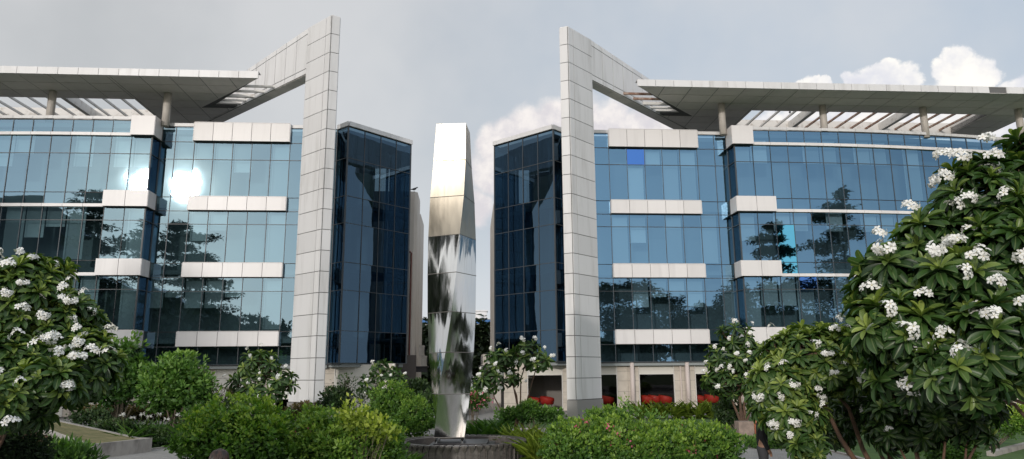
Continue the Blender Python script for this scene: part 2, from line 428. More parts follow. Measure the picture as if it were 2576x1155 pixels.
    m.prism([(X_(4.4),3.9),(X_(7.1),.3),(X_(17.6),.3),(X_(17.9),-.7),(X_(24),-.6),(X_(33),.1),(X_(42.5),1.8),(X_(42.5),13),(X_(9.4),13),(X_(9.4),7.9),(X_(4.4),7.9)], ZP-.42, ZP-.3)
    m.box(*sorted((X_(42.4),X_(42.6))), 1.6, 13, 0, ZP-.5); m.box(*sorted((X_(9.4),X_(42.4))), 12.9, 13, 0, ZP-.5)
    B(m, 'roof_deck', M_joint)
    # --- angled pillar and beam carrying the canopy tip
    u45 = Vector((.7071*s, .7071, 0)); u27 = Vector((-.891*s, .454, 0))
    pc = Vector((6.6*s, -5.53, 0)); dz = .18 if s < 0 else -.12; ZT = 19.45+EYE+dz
    h0 = .95
    p_in = pc + u45*(8.21-6.6)/.7071; ps = pc + u27*.47; th = .95
    p_inb = p_in + Vector((-.7071*s,.7071,0))*.78
    back = ps + u45*1.85
    m = MB(); core = [pc+u45*.04+u27*.02, p_in, p_inb, ps+u45*.04]
    m.prism([(k.x,k.y) for k in core], 0.0, ZT-.03)
    pil = B(m, 'angled_pillar', M_joint)
    m = MB()
    nz = 19; zs = [h0+(ZT-h0)*k/nz for k in range(nz+1)]
    fz = fr(nz)
    def wall(a, b, z0, z1, us, vs, out, mb, gap=.034, th=.04):
        mb.panels((a.x,a.y,z0),(b.x,b.y,z0),(b.x,b.y,z1),(a.x,a.y,z1), us, vs, gap, th, out)
    nout = Vector((.7071*s,-.7071,0)); sout = Vector((-.454*s,-.891,0))
    wall(pc, p_in, h0, ZT, [0,.17,.93,1] if False else [0,.2,1], fz, nout, m)
    wall(ps, pc, h0, ZT, [0,1], fz, sout, m)
    wall(ps, p_inb, h0, ZT, [0,.5,1], fz, (-s,.3,0), m)
    wall(p_in, p_inb, h0, 16.8+EYE, [0,1], fr(16), u45, m)
    m.prism([(k.x,k.y) for k in (pc,p_in,p_inb,ps)], ZT-.02, ZT+.03)
    sub(m, 'pillar_cladding', M_clad, pil)
    m = MB(); m.prism([(k.x,k.y) for k in (pc-u45*.05-u27*.03+nout*.06,p_in+u45*.05+nout*.06,p_inb+u45*.05,ps+sout*.06-u45*.03)], 0, h0-.02)
    sub(m, 'stone_plinth', mat('grey_plinth_stone', (.30,.29,.28), .7), pil)
    # beam
    z0, z1 = 16.8+EYE, 19.45+EYE+dz
    e = pc + u45*((16.2-6.6)/.7071); z1e = 18.75+EYE
    thv = Vector((-.7071*s,.7071,0))*.7
    m = MB(); a = p_in - u45*.02
    m.hexa([tuple(a)[:2]+(z0+.02,), tuple(e)[:2]+(z0+.02,), tuple(e+thv)[:2]+(z0+.02,), tuple(a+thv)[:2]+(z0+.02,), tuple(a)[:2]+(z1-.02,), tuple(e)[:2]+(z1e,), tuple(e+thv)[:2]+(z1e,), tuple(a+thv)[:2]+(z1-.02,)])
    be = B(m, 'sloping_beam', M_joint)
    m = MB()
    us = fr(10)
    def strip(za0, za1, zb0, zb1, n_=nout):
        m.panels((a.x,a.y,za0),(e.x,e.y,zb0),(e.x,e.y,zb1),(a.x,a.y,za1), us, [0,1], .045, .035, n_)
    strip(z0, z0+.33, z0, z0+.33); strip(z0+.33, z1-.36, z0+.33, z1e-.3); strip(z1-.36, z1, z1e-.3, z1e)
    m.panels((a.x,a.y,z0),(e.x,e.y,z0),(e+thv)[:2]+(z0,),(a+thv)[:2]+(z0,), us, [0,1], .03, .03, (0,0,-1)) if False else None
    c1_, c2_ = a+thv, e+thv
    m.panels((c1_.x,c1_.y,z0),(c2_.x,c2_.y,z0),(c2_.x,c2_.y,z1e),(c1_.x,c1_.y,z1), us, [0,1], .03, .03, -nout)
    sub(m, 'beam_cladding', M_clad, be)
    m = MB(); m.panels((a.x,a.y,z0),(e.x,e.y,z0),(c2_.x,c2_.y,z0),(c1_.x,c1_.y,z0), us, [0,1], .03, .02, (0,0,-1))
    sub(m, 'beam_soffit', M_soffit, be)
    # --- canopy: slab with a long opening
    H = .42; Q0, Q1, QB, QE = -3.08, .62, 4.35, 5.6; PT, PEND = 11.12, 38.9
    oa, ob = 19.65, 36.0
    def slab(poly, mb, z0=ZC, z1=ZC+H): mb.prism([(X_(p),q) for p,q in poly], z0, z1)
    m = MB()
    quads = [[(PT,Q0),(PT+.55,Q0),(15.35,1.3),(14.95,1.3)] ]
    slab([(PT+.03,Q0+.03),(oa,Q0+.03),(oa,Q1),(oa,QE),(16.2,QE),(13.72,1.55),(15.1,1.4)], m, ZC+.03, ZC+H-.02)
    slab([(oa,Q0+.03),(ob,Q0+.03),(ob,Q1),(oa,Q1)], m, ZC+.031, ZC+H-.021)
    slab([(oa,QB),(ob,QB),(ob,QE),(oa,QE)], m, ZC+.031, ZC+H-.021)
    slab([(ob,Q0+.03),(PEND,Q0+.03),(PEND,QE),(ob,QE)], m, ZC+.03, ZC+H-.02)
    can = B(m, 'canopy_roof', M_joint)
    # soffit tiles: clip a grid to the slab outline
    m = MB(); g_ = .045
    ps_ = [PT + 1.67*k for k in range(17)] + [PEND]; ps_ = sorted(set([round(x,3) for x in ps_]+[oa,ob]))
    qs_ = [Q0, Q0+1.24, Q0+2.47, Q1, Q1+1.24, Q1+2.48, QB, QE]
    def clip(poly, a, b, c):   # keep a*p+b*q>=c
        out = []
        for i in range(len(poly)):
            p, n = poly[i], poly[(i+1)%len(poly)]; fp, fn = a*p[0]+b*p[1]-c, a*n[0]+b*n[1]-c
            if fp >= 0: out.append(p)
            if (fp >= 0) != (fn >= 0):
                t = fp/(fp-fn); out.append((p[0]+(n[0]-p[0])*t, p[1]+(n[1]-p[1])*t))
        return out
    for i in range(len(ps_)-1):
        for j in range(len(qs_)-1):
            p0, p1, q0, q1 = ps_[i]+g_/2, ps_[i+1]-g_/2, qs_[j]+g_/2, qs_[j+1]-g_/2
            if p0 > oa-.1 and p1 < ob+.1 and q0 > Q1-.05 and q1 < QB+.05: continue
            poly = [(p0,q0),(p1,q0),(p1,q1),(p0,q1)]
            if q1 <= Q1+1.3: poly = clip(poly, 1, -1, PT-Q0)       # 45 deg edge of the notch
            else: poly = clip(poly, 1, -1, 12.13)
            if len(poly) >= 3:
                m.prism([(X_(p),q) for p,q in poly], ZC+.004, ZC+.026)
    sub(m, 'soffit_tiles', M_soffit, can)
    m = MB(); nf = 25
    for k in range(nf):
        p0 = PT+(PEND-PT)*k/nf; p1 = PT+(PEND-PT)*(k+1)/nf
        if s > 0 and k == 20: continue
        m.box(*sorted((X_(p0+.012),X_(p1-.012))), Q0-.03, Q0+.02, ZC, ZC+H)
    m.box(*sorted((X_(PT),X_(PEND))), Q0, Q0+.5, ZC+H-.015, ZC+H+.015)
    # notch edge face
    a = Vector((X_(PT),Q0,0)); b = Vector((X_(15.45),Q0+4.33,0))
    wall(a, b, ZC, ZC+H, fr(4), [0,1], (-s,1,0), m, .02, .02)
    m.box(*sorted((X_(PEND),X_(PEND+.03))), Q0, QE, ZC, ZC+H)
    sub(m, 'fascia', M_clad, can)
    # well of the opening: pale upstand behind the beams
    m = MB()
    m.box(*sorted((X_(oa-.25),X_(ob))), QB-.01, QB+.06, ZC-.02, ZC+.75)
    m.box(*sorted((X_(oa-.05),X_(oa))), Q1, QB, ZC+.03, ZC+.7); m.box(*sorted((X_(ob),X_(ob+.05))), Q1, QB, ZC+.03, ZC+.7)
    m.box(*sorted((X_(oa),X_(ob))), Q1-.05, Q1, ZC+.03, ZC+H+.02)
    sub(m, 'opening_upstand', M_beam, can)
    for k in range(15):
        p = oa + .95 + 1.117*k
        big = k in (3, 9)
        m = MB(); wdt, z0_, z1_ = (.14, ZC+.05, ZC+.6) if big else (.04, ZC+.14, ZC+.28)
        m.box(*sorted((X_(p-wdt),X_(p+wdt))), Q1, QB-.01, z0_, z1_)
        rusty = s > 0 and k in (4, 5, 6, 7, 8, 11, 12, 13, 10)
        o = sub(m, 'canopy_beam', M_rust if (rusty and not big) else M_beam, can)
    # struts between canopy tip and beam
    for k, (q, big) in enumerate(((-1.55,0),(-.75,0),(.1,1),(.75,0),(1.25,2))):
        p0, p1 = q+12.13, q+14.2
        m = MB(); hh, ww = ((.14,.045),(.2,.07),(.34,.08))[big]
        m.box(*sorted((X_(p0-.1),X_(p1+.1))), q-ww, q+ww, ZC+.06, ZC+.06+hh)
        sub(m, 'tip_strut', M_rust if (s > 0 and k < 2) else M_beam, can)
    # round columns
    for p in (17.2, 23.9, 30.7, 37.3):
        m = MB(); m.tube([(X_(p),-.45,ZP-.35),(X_(p),-.45,ZC+.05)], .22, 20)
        o = B(m, 'roof_column', M_col); o.data.polygons.foreach_set('use_smooth', [len(pl.vertices) == 4 for pl in o.data.polygons])
    # --- ground floor
    m = MB(); zt = ZG+.02
    wins = [(4.58,6.7),(8.0,10.0),(11.3,13.48),(14.74,17.02),(18.3,20.4),(21.7,23.9),(25.1,27.3),(28.5,30.7)]
    edges = [3.2] + [e_ for wn in wins for e_ in wn] + [42]
    for i in range(0, len(edges), 2):
        a, b = edges[i], edges[i+1]
        n = max(1, round((b-a)/.68))
        m.panels((X_(a),.42,.12),(X_(b),.42,.12),(X_(b),.42,zt),(X_(a),.42,zt), fr(n), [0,.16,.38,.6,.8,1], .012, .03, (0,-1,0))
        B(m, 'tiled_pier', M_tile); m = MB()
    m = MB()
    for i in range(0, len(edges), 2): m.box(*sorted((X_(edges[i]),X_(edges[i+1]))), .422, .7, 0, zt)
    for a, b in wins: m.box(*sorted((X_(a),X_(b))), .45, .7, 0, .12)
    B(m, 'ground_floor_wall', mat('grey_render', (.20,.19,.18), .8))
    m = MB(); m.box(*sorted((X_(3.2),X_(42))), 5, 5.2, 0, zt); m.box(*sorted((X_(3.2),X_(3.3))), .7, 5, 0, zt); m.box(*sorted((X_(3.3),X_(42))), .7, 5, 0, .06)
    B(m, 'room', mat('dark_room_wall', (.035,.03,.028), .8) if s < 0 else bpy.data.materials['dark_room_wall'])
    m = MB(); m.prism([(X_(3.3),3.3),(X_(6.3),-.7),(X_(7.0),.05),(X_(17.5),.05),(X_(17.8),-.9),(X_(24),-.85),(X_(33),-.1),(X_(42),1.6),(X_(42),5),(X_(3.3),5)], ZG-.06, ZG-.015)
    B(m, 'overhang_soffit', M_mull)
    for k, (a, b) in enumerate(wins):
        m = MB(); t = .05
        for x0_, x1_, z0_, z1_ in ((a,a+t,.12,zt-.05),(b-t,b,.12,zt-.05),(a+t,b-t,.12,.19),(a+t,b-t,2.18,2.23)):
            m.box(*sorted((X_(x0_),X_(x1_))), .36, .46, z0_, z1_)
        fo = B(m, 'window', mat('white_frame', (.66,.64,.60), .5) if k == 0 else bpy.data.materials['white_frame'])
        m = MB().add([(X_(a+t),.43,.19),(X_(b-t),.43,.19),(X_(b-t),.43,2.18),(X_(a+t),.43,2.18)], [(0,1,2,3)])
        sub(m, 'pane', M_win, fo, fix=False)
        m = MB(); m.box(*sorted((X_(a+t),X_(b-t))), .44, .46, 2.23, zt-.05)
        if s < 0: m.box(*sorted((X_(a+t),X_(b-t))), .40, .425, .95 if k == 1 else .2, 2.17)
        sub(m, 'frosted_panel', mat('frosted_panel', (.66,.64,.58), .5) if k == 0 else bpy.data.materials['frosted_panel'], fo)
    for p in (10.85, 14.2, 17.6, 21.05, 24.4):
        m = MB(); m.tube([(X_(p),.1,0),(X_(p),.1,ZG-.05)], .13, 16)
        o = B(m, 'ground_column', mat('pinkish_column', (.62,.54,.50), .5) if p < 11 else bpy.data.materials['pinkish_column'], smooth=True)
    m = MB(); m.tube([(X_(13.85),.3,.3),(X_(13.85),.3,ZG-.05)], .045, 8)
    B(m, 'drain_pipe', bpy.data.materials['pinkish_column'])
    # --- rear side walls along the passage
    m = MB()
    if s < 0:
        m.prism([(X_(9.3),8),(X_(2.85),8),(X_(2.64),8.25),(X_(2.64),11),(X_(9.3),11)], 0, 13.03+EYE)
        m.prism([(X_(9.3),12),(X_(2.85),12),(X_(2.66),12.3),(X_(2.66),16.5),(X_(9.3),16.5)], 0, 12.3+EYE)
        m.prism([(X_(9.3),11),(X_(3.6),11),(X_(3.6),30),(X_(9.3),30)], 0, 12+EYE)
    else:
        m.hexa([(X_(2.75),4.2,0),(X_(9.3),4.2,0),(X_(9.3),11.5,0),(X_(2.75),11.5,0),(X_(2.75),4.2,11.3+EYE),(X_(9.3),4.2,11.3+EYE),(X_(9.3),11.5,11.1+EYE),(X_(2.75),11.5,11.1+EYE)])
        m.prism([(X_(9.3),11.6),(X_(3.5),11.6),(X_(3.5),30),(X_(9.3),30)], 0, 10.5+EYE)
    B(m, 'rear_wall', noisy(mat('cream_render_'+side, rough=.8), (.64,.60,.55), (.50,.46,.41), .8, 6, .45, .8, stretch=(1,1,.25)))
    if s < 0:
        m = MB(); m.tube([(-3.6,7.85,8.55+EYE),(-3.05,7.85,8.55+EYE),(-2.98,7.85,8.45+EYE),(-2.98,7.85,.1)], .06, 8)
        B(m, 'drain_pipe', mat('rust_red_pipe', (.16,.05,.04), .5))
        m = MB(); m.box(-3.6, -2.5, 7.7, 7.98, 0, 3.6); B(m, 'stained_base', mat('dark_stained_wall', (.16,.14,.13), .8))
    # AC bracket shelf
    m = MB(); xx = 2.64 if s < 0 else 2.75; m.box(*sorted((X_(xx-.9),X_(xx-.02))), 5.5 if s > 0 else 8.4, 10.5, 2.78, 2.85)
    sh = B(m, 'equipment_shelf', mat('dark_shelf', (.03,.03,.035), .6) if s < 0 else bpy.data.materials['dark_shelf'])
    for k in range(5 if s > 0 else 2):
        m = MB(); m.box(*sorted((X_(xx-.85),X_(xx-.05))), (5.6 if s>0 else 8.5)+k*.9, (5.66 if s>0 else 8.56)+k*.9, 2.45, 2.78); sub(m, 'bracket', bpy.data.materials['dark_shelf'], sh)
    return root
BLUEM = [((1,2,3), M_teal, 'teal replacement pane above the white strip'), ((2,2,0), M_teal, 'teal replacement pane'), ((1,3,1), M_blue, 'bright blue replacement pane')]
BLUEM = [((2,2,0), M_teal, 'teal pane under the upper white strip'), ((1,2,2), M_teal, 'teal pane above the white strip'), ((1,3,1), M_blue, 'bright blue pane in the tree reflection')]
BLUE = [k for k,_,_ in BLUEM]
noisy(M_tile, (.62,.56,.48), (.52,.47,.40), 1.5, 5)
building(-1); building(1)

# ------------------------------------------------------------------ ground, lawn, paving
def earthy(m, a, b, sc, **k): return noisy(m, a, b, sc, **k)
M_lawn = earthy(mat('lawn_grass', rough=.9), (.045,.095,.022), (.085,.155,.035), 1.6, detail=8, bump=.6, bscale=40)
M_soil = earthy(mat('soil', rough=1), (.07,.045,.03), (.12,.08,.05), 3, detail=8, bump=.5)
M_pave = mat('paving_stone', rough=.8)
def paving(m):
    T = m.node_tree; br = T.nodes.new('ShaderNodeTexBrick'); T.links.new(objco(m), br.inputs['Vector'])
    br.inputs['Color1'].default_value = (.40,.39,.37,1); br.inputs['Color2'].default_value = (.31,.305,.30,1); br.inputs['Mortar'].default_value = (.16,.155,.14,1)
    br.inputs['Scale'].default_value = 1; br.inputs['Brick Width'].default_value = .22; br.inputs['Row Height'].default_value = .11; br.inputs['Mortar Size'].default_value = .008
    n = noise(objco(m), 1.2, 5, .6, tree=T)
    T.links.new(mixc(maprange(n,.35,.7,0,.5,tree=T), br.outputs[0], (.26,.25,.22), tree=T), bsdf(m).inputs['Base Color'])
paving(M_pave)
M_conc = earthy(mat('weathered_concrete', rough=.85), (.42,.39,.36), (.20,.185,.165), 2.2, detail=8, lo=.42, hi=.75, stretch=(1,1,.5))
def ring(mb, cx, cy, r0, r1, z, n=96):
    vs = []; 
    for k in range(n):
        a = 2*math.pi*k/n; vs += [(cx+r0*math.cos(a), cy+r0*math.sin(a), z), (cx+r1*math.cos(a), cy+r1*math.sin(a), z)]
    mb.add(vs, [(2*k, 2*k+1, (2*k+3)%(2*n), (2*k+2)%(2*n)) for k in range(n)])
SX, SY = -1.62, 20.7
g = MB(); g.add([(-900,-900,0),(900,-900,0),(900,900,0),(-900,900,0)], [(0,1,2,3)])
tag(g.build('ground', M_lawn), kind='structure')
g = MB(); ring(g, SX, SY, 7.6, 10.6, .006); tag(g.build('circular_path', M_pave), kind='structure')
g = MB()
for r_ in (7.5, 10.6):
    n = 120
    for k in range(n):
        a0, a1 = 2*math.pi*k/n, 2*math.pi*(k+1)/n
        q = [(SX+rr*math.cos(a), SY+rr*math.sin(a)) for rr, a in ((r_,a0),(r_+.1,a0),(r_+.1,a1),(r_,a1))]
        g.prism(q, 0, .05)
tag(g.build('path_kerb', M_conc), kind='structure')
g = MB(); g.add([(-60,10.6,.004),(-15.5,10.6,.004),(-22,30,.004),(-60,36,.004)], [(0,1,2,3)]); g.add([(22,10.6,.004),(60,10.6,.004),(60,30,.004),(30,26,.004)], [(0,1,2,3)])
tag(g.build('added_dark_ground', mat('added_dark_tone', (.035,.04,.025), 1.0)), kind='structure')  # added out of view to darken the ground mirrored in the steel
g = MB(); g.add([(-60,-40,.004),(60,-40,.004),(60,10.5,.004),(-60,10.5,.004)], [(0,1,2,3)]); tag(g.build('plaza_paving', M_pave), kind='structure')
# forecourt strip added to bounce neutral light under the canopies, and passage paving
g = MB()
q = [bw(-45,-5.5,.006), bw(45,-5.5,.006), bw(45,.4,.006), bw(-45,.4,.006)]; g.add(q, [(0,1,2,3)]); tag(g.build('forecourt_bounce_paving', M_pave), kind='structure'); g = MB()
q = [bw(-3,-1,.010), bw(3,-1,.008), bw(3,40,.008), bw(-3,40,.008)]; g.add(q, [(0,1,2,3)]); tag(g.build('passage_paving', M_pave), kind='structure')
g = MB()
for k in range(3):
    c = [bw(-.6,-1.2+.35*k), bw(1.7,-1.2+.35*k), bw(1.7,.2), bw(-.6,.2)]
    g.prism([(v.x,v.y) for v in c], .16*k+.01, .16*(k+1))
tag(g.build('stone_steps', mat('dark_stone_step', (.12,.115,.11), .7)), kind='structure')
# far right lawn and kerb
g = MB(); q = [gnd(2330,18.5,.012), gnd(2700,24,.012), gnd(2700,21,.012), gnd(2380,17,.012)]
g = MB(); a, b = gnd(2480,20.2), gnd(2640,24.5); d_ = (b-a).normalized(); n_ = Vector((-d_.y,d_.x,0))*.1
g.prism([tuple(v)[:2] for v in (a-n_, b-n_, b+n_, a+n_)], 0, .12); tag(g.build('white_kerb', M_conc), kind='structure')
# ------------------------------------------------------------------ sculpture
prof = [ # v, half-width px, twist deg
 (305,36.6,0),(352,39.6,1.2),(400,42,3.0),(446,46.6,6),(492,50.5,10),(540,53.4,14.2),(590,55.9,19),(640,57.4,22.4),(685,58.2,26),(735,59,30.8),(784,59.3,35.8),(835,58.8,42.5),(886,57.6,49.7),(938,55.2,59),(991.5,51.9,68.6),(1045,46.5,77.5),(1102,40.4,85)]
sroot = empty('steel_sculpture', (SX, SY, 0)); tag(sroot, 'tall twisted polished steel tower sculpture standing in the round fountain', 'sculpture')
lv = []
for v, h, ph in prof:
    p = at(1136, v, SY); sc_ = (p - Vector((0,0,EYE))).dot(fw)/F
    w_ = h*sc_/(math.sqrt(2)*math.cos(math.radians(45-ph)))
    lv.append((at(1136, v, SY-.6).z, w_, math.radians(ph)))
cx = at(1136, 800, SY).x
def corner(l, k):
    z, w_, ph = l; a = math.radians(-45 + 90*k) - ph + math.radians(-4)
    return Vector((cx + w_*math.sqrt(2)*math.cos(a) - SX, w_*math.sqrt(2)*math.sin(a), z))
for seg in range(8):
    l0, lm, l1 = lv[2*seg], lv[2*seg+1], lv[2*seg+2]
    o = MB()
    ls = []
    for t in np.linspace(0, 1, 7):
        A, B_ = (l0, lm) if t <= .5 else (lm, l1); tt = t*2 if t <= .5 else t*2-1
        ls.append(tuple(A[i]*(1-tt)+B_[i]*tt for i in range(3)))
    ls[0] = (ls[0][0]-.012, ls[0][1], ls[0][2]); 
    for k in range(4):
        tl, tr, bl, br = corner(ls[0],k), corner(ls[0],k+1), corner(ls[-1],k), corner(ls[-1],k+1)
        nu, nv = 10, 10; vs = []
        for j in range(nv+1):
            for i in range(nu+1):
                u_, v_ = i/nu, j/nv; vs.append(tl.lerp(tr,u_).lerp(bl.lerp(br,u_), v_))
        o.add(vs, [(j*(nu+1)+i, j*(nu+1)+i+1, (j+1)*(nu+1)+i+1, (j+1)*(nu+1)+i) for j in range(nv) for i in range(nu)])
    if seg == 0: o.add([corner(ls[0],k) for k in range(4)], [(0,1,2,3)])
    so_ = o.build('steel_segment', M_steelglow if seg < 3 else M_steel, sroot, smooth=True, fix=True)
    # riveted seam under each segment
    o = MB(); l = ls[-1]
    for k in range(4):
        a, b = corner(l,k)*1.0, corner(l,k+1)*1.0
        o.tube([a,b], .010, 5)
    o.build('seam', mat('seam_steel', (.25,.23,.21), .5, .6) if seg == 0 else bpy.data.materials['seam_steel'], so_)
zb_ = lv[-1][0]
# tile materials
def tiles(name, c1, c2, mort, w, h, rough=.35):
    m = mat(name, rough=rough); T = m.node_tree
    t = T.nodes.new('ShaderNodeTexCoord'); sp = T.nodes.new('ShaderNodeSeparateXYZ'); T.links.new(t.outputs['Object'], sp.inputs[0])
    ang = math_('ARCTAN2', sp.outputs[1], sp.outputs[0], tree=T)
    cb = T.nodes.new('ShaderNodeCombineXYZ'); T.links.new(math_('MULTIPLY', ang, 1.6, tree=T), cb.inputs[0]); T.links.new(sp.outputs[2], cb.inputs[1])
    br = T.nodes.new('ShaderNodeTexBrick'); T.links.new(cb.outputs[0], br.inputs['Vector']); br.offset = 0
    br.inputs['Color1'].default_value = (*c1,1); br.inputs['Color2'].default_value = (*c2,1); br.inputs['Mortar'].default_value = (*mort,1)
    br.inputs['Scale'].default_value = 1; br.inputs['Brick Width'].default_value = w; br.inputs['Row Height'].default_value = h; br.inputs['Mortar Size'].default_value = .003
    st = maprange(noise(cb.outputs[0], 5, 5, .6, tree=T), .5, .75, 0, .5, tree=T)
    T.links.new(mixc(st, br.outputs[0], (.30,.28,.25), tree=T), bsdf(m).inputs['Base Color'])
    return m
M_ft = tiles('fountain_mosaic', (.05,.045,.045), (.09,.08,.075), (.22,.20,.18), .034, .034)
M_fd = mat('dark_granite', (.035,.033,.035), .4)
o = MB(); o.box(-.72,.72,-.72,.72, .1, zb_-.14); o.box(-.9,.9,-.9,.9, .05, zb_-.22)
o.build('plinth', M_fd, sroot)
for k in range(4):
    o = MB(); a = corner(lv[-1],k)*1; c_ = Vector((cx-SX,0,a.z)); p = c_.lerp(a,.86)
    o.tube([(p.x,p.y,zb_-.15),(p.x,p.y,zb_+.01)], .045, 10); o.build('foot', M_steel, sroot)
froot = empty('fountain_basin', (SX, SY, 0)); froot.scale = (1.09,1.09,1.0); tag(froot, 'round fountain basin tiled in dark mosaic with flared ribs below the steel sculpture', 'fountain')
def lathe(prof_, n=96):
    o = MB(); vs = []
    for r_, z_ in prof_:
        for k in range(n): a = 2*math.pi*k/n; vs.append((r_*math.cos(a), r_*math.sin(a), z_))
    o.add(vs, [(i*n+k, i*n+(k+1)%n, (i+1)*n+(k+1)%n, (i+1)*n+k) for i in range(len(prof_)-1) for k in range(n)])
    return o
lathe([(1.58,0),(1.58,.47),(1.60,.485),(1.42,.485),(1.40,.47),(1.40,.10)]).build('basin_wall', M_ft, froot)
fw_ = lathe([(1.32,.0),(1.40,.5),(1.46,.54),(1.52,.54)]); 
o = MB()
for k in range(56):
    a = 2*math.pi*k/56; ca, sa = math.cos(a), math.sin(a)
    def P_(r_, t_, z_): return (ca*r_ - sa*t_, sa*r_ + ca*t_, z_)
    pts_ = [(1.60,.022,.0),(1.605,.018,.33),(1.655,.062,.46),(1.655,.064,.50)]
    vs = []
    for r_, t_, z_ in pts_: vs += [P_(r_,-t_,z_), P_(r_,t_,z_), P_(1.45,t_,z_), P_(1.45,-t_,z_)]
    fs = [(0,3,2,1),(12,13,14,15)]
    for i in range(3):
        for j in range(4): fs.append((i*4+j, i*4+(j+1)%4, i*4+4+(j+1)%4, i*4+4+j))
    o.add(vs, fs)
o.build('basin_ribs', M_ft, froot)
lathe([(0.0,.10),(1.42,.10)]).build('basin_floor', M_fd, froot)
lathe([(2.42,0),(2.42,.14),(2.5,.17),(2.58,.14),(2.58,0)]).build('outer_rim', M_fd, froot)
# ------------------------------------------------------------------ fast leaf meshes
def frames(dirs, ups):
    y = dirs/np.linalg.norm(dirs,axis=1,keepdims=True)
    x = np.cross(y, ups); x /= (np.linalg.norm(x,axis=1,keepdims=True)+1e-9); z = np.cross(x, y)
    return np.stack([x,y,z], axis=2)
def scatter(name, m, T, faces, pos, dirs, ups, L_, W_, tone, rib=None, parent=None, off=None, smooth=True):
    pos, dirs, ups = map(lambda a: np.asarray(a, float), (pos, dirs, ups))
    k = len(pos); nvt = len(T); R = frames(dirs, ups)
    T = np.asarray(T, float); L_ = np.broadcast_to(L_, k); W_ = np.broadcast_to(W_, k)
    sc = np.stack([W_, L_, L_], axis=1)
    V = np.einsum('kij,knj->kni', R, T[None]*sc[:,None,:]) + pos[:,None,:]
    V = V.reshape(-1,3)
    if off is not None: V = V - np.asarray(off)
    fl = np.concatenate([np.asarray(f) for f in faces]); ln = np.array([len(f) for f in faces]); nl = len(fl)
    loops = (fl[None,:] + (np.arange(k)*nvt)[:,None]).ravel()
    st = np.concatenate([[0], np.cumsum(ln)[:-1]]); starts = (st[None,:] + (np.arange(k)*nl)[:,None]).ravel()
    me = bpy.data.meshes.new(name); me.vertices.add(len(V)); me.vertices.foreach_set('co', V.ravel())
    me.loops.add(len(loops)); me.loops.foreach_set('vertex_index', loops.astype(np.int32))
    me.polygons.add(len(starts)); me.polygons.foreach_set('loop_start', starts.astype(np.int32))
    me.update(calc_edges=True)
    if smooth: me.polygons.foreach_set('use_smooth', [True]*len(me.polygons))
    at_ = me.attributes.new('tone','FLOAT','POINT'); at_.data.foreach_set('value', np.repeat(np.broadcast_to(tone,k), nvt).astype(np.float32))
    if rib is not None:
        a2 = me.attributes.new('rib','FLOAT','POINT'); a2.data.foreach_set('value', np.tile(np.asarray(rib,np.float32), k))
    me.materials.append(m); o = bpy.data.objects.new(name, me); COL.objects.link(o)
    if parent: o.parent = parent
    return o
def unit(n): 
    a = rng.normal(size=(n,3)); return a/np.linalg.norm(a,axis=1,keepdims=True)
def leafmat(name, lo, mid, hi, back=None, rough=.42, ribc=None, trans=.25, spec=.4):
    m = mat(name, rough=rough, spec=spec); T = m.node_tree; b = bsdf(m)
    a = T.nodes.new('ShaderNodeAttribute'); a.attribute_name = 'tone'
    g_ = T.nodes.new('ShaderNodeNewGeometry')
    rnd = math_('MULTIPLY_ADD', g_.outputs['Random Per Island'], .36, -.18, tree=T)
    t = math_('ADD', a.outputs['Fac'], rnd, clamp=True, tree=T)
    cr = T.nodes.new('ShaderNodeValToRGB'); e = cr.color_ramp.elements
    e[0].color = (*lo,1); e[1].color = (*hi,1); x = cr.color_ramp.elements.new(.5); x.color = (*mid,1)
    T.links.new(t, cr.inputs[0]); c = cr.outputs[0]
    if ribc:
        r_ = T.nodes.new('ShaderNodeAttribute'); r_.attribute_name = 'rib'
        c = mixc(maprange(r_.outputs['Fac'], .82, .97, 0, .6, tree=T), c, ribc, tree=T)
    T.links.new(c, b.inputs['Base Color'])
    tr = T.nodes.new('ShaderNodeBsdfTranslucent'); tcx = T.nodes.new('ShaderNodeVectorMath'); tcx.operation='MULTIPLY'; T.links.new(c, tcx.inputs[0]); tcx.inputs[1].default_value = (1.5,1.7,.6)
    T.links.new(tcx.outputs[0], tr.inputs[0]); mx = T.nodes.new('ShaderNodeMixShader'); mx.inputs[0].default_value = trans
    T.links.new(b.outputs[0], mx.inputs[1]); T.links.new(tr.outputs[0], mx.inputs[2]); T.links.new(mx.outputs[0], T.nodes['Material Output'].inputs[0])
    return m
M_bark = noisy(mat('bark', rough=.85), (.17,.10,.065), (.09,.06,.045), 5, 6, bump=.4)
M_greybark = noisy(mat('grey_bark', rough=.85), (.20,.16,.12), (.11,.09,.07), 5, 6)
M_frang = leafmat('frangipani_leaf', (.018,.048,.014), (.058,.125,.028), (.30,.38,.08), ribc=(.22,.28,.12), rough=.36, trans=.16)
# leaf templates: x across (-.5..5), y along 0..1, z normal
def tmpl(ws, droop, fold, cols=3):
    V = []; R_ = []; n = len(ws)
    for i, w_ in enumerate(ws):
        y = i/(n-1)
        for x in (-.5, 0, .5):
            V.append((x*w_, y*(1-.12*droop*y), -droop*y*y*.35 + abs(x)*w_*fold)); R_.append(1.0 if x == 0 else .0)
    Fc = []
    for i in range(n-1):
        for c in range(2): a = i*3+c; Fc.append((a, a+1, a+4, a+3))
    return V, Fc, R_
T_fr = tmpl([.12,.30,.54,.76,.92,1.0,.98,.80,.30], .6, .25)
T_sm = ([(0,0,0),(-.5,.45,.12),(.5,.45,.12),(0,1,-.06),(0,.5,0)], [(0,4,1),(0,2,4),(4,3,1),(4,2,3)], [1,0,0,1,1])
T_st = tmpl([.5,.9,1.0,.9,.6,.05], 1.0, .15)
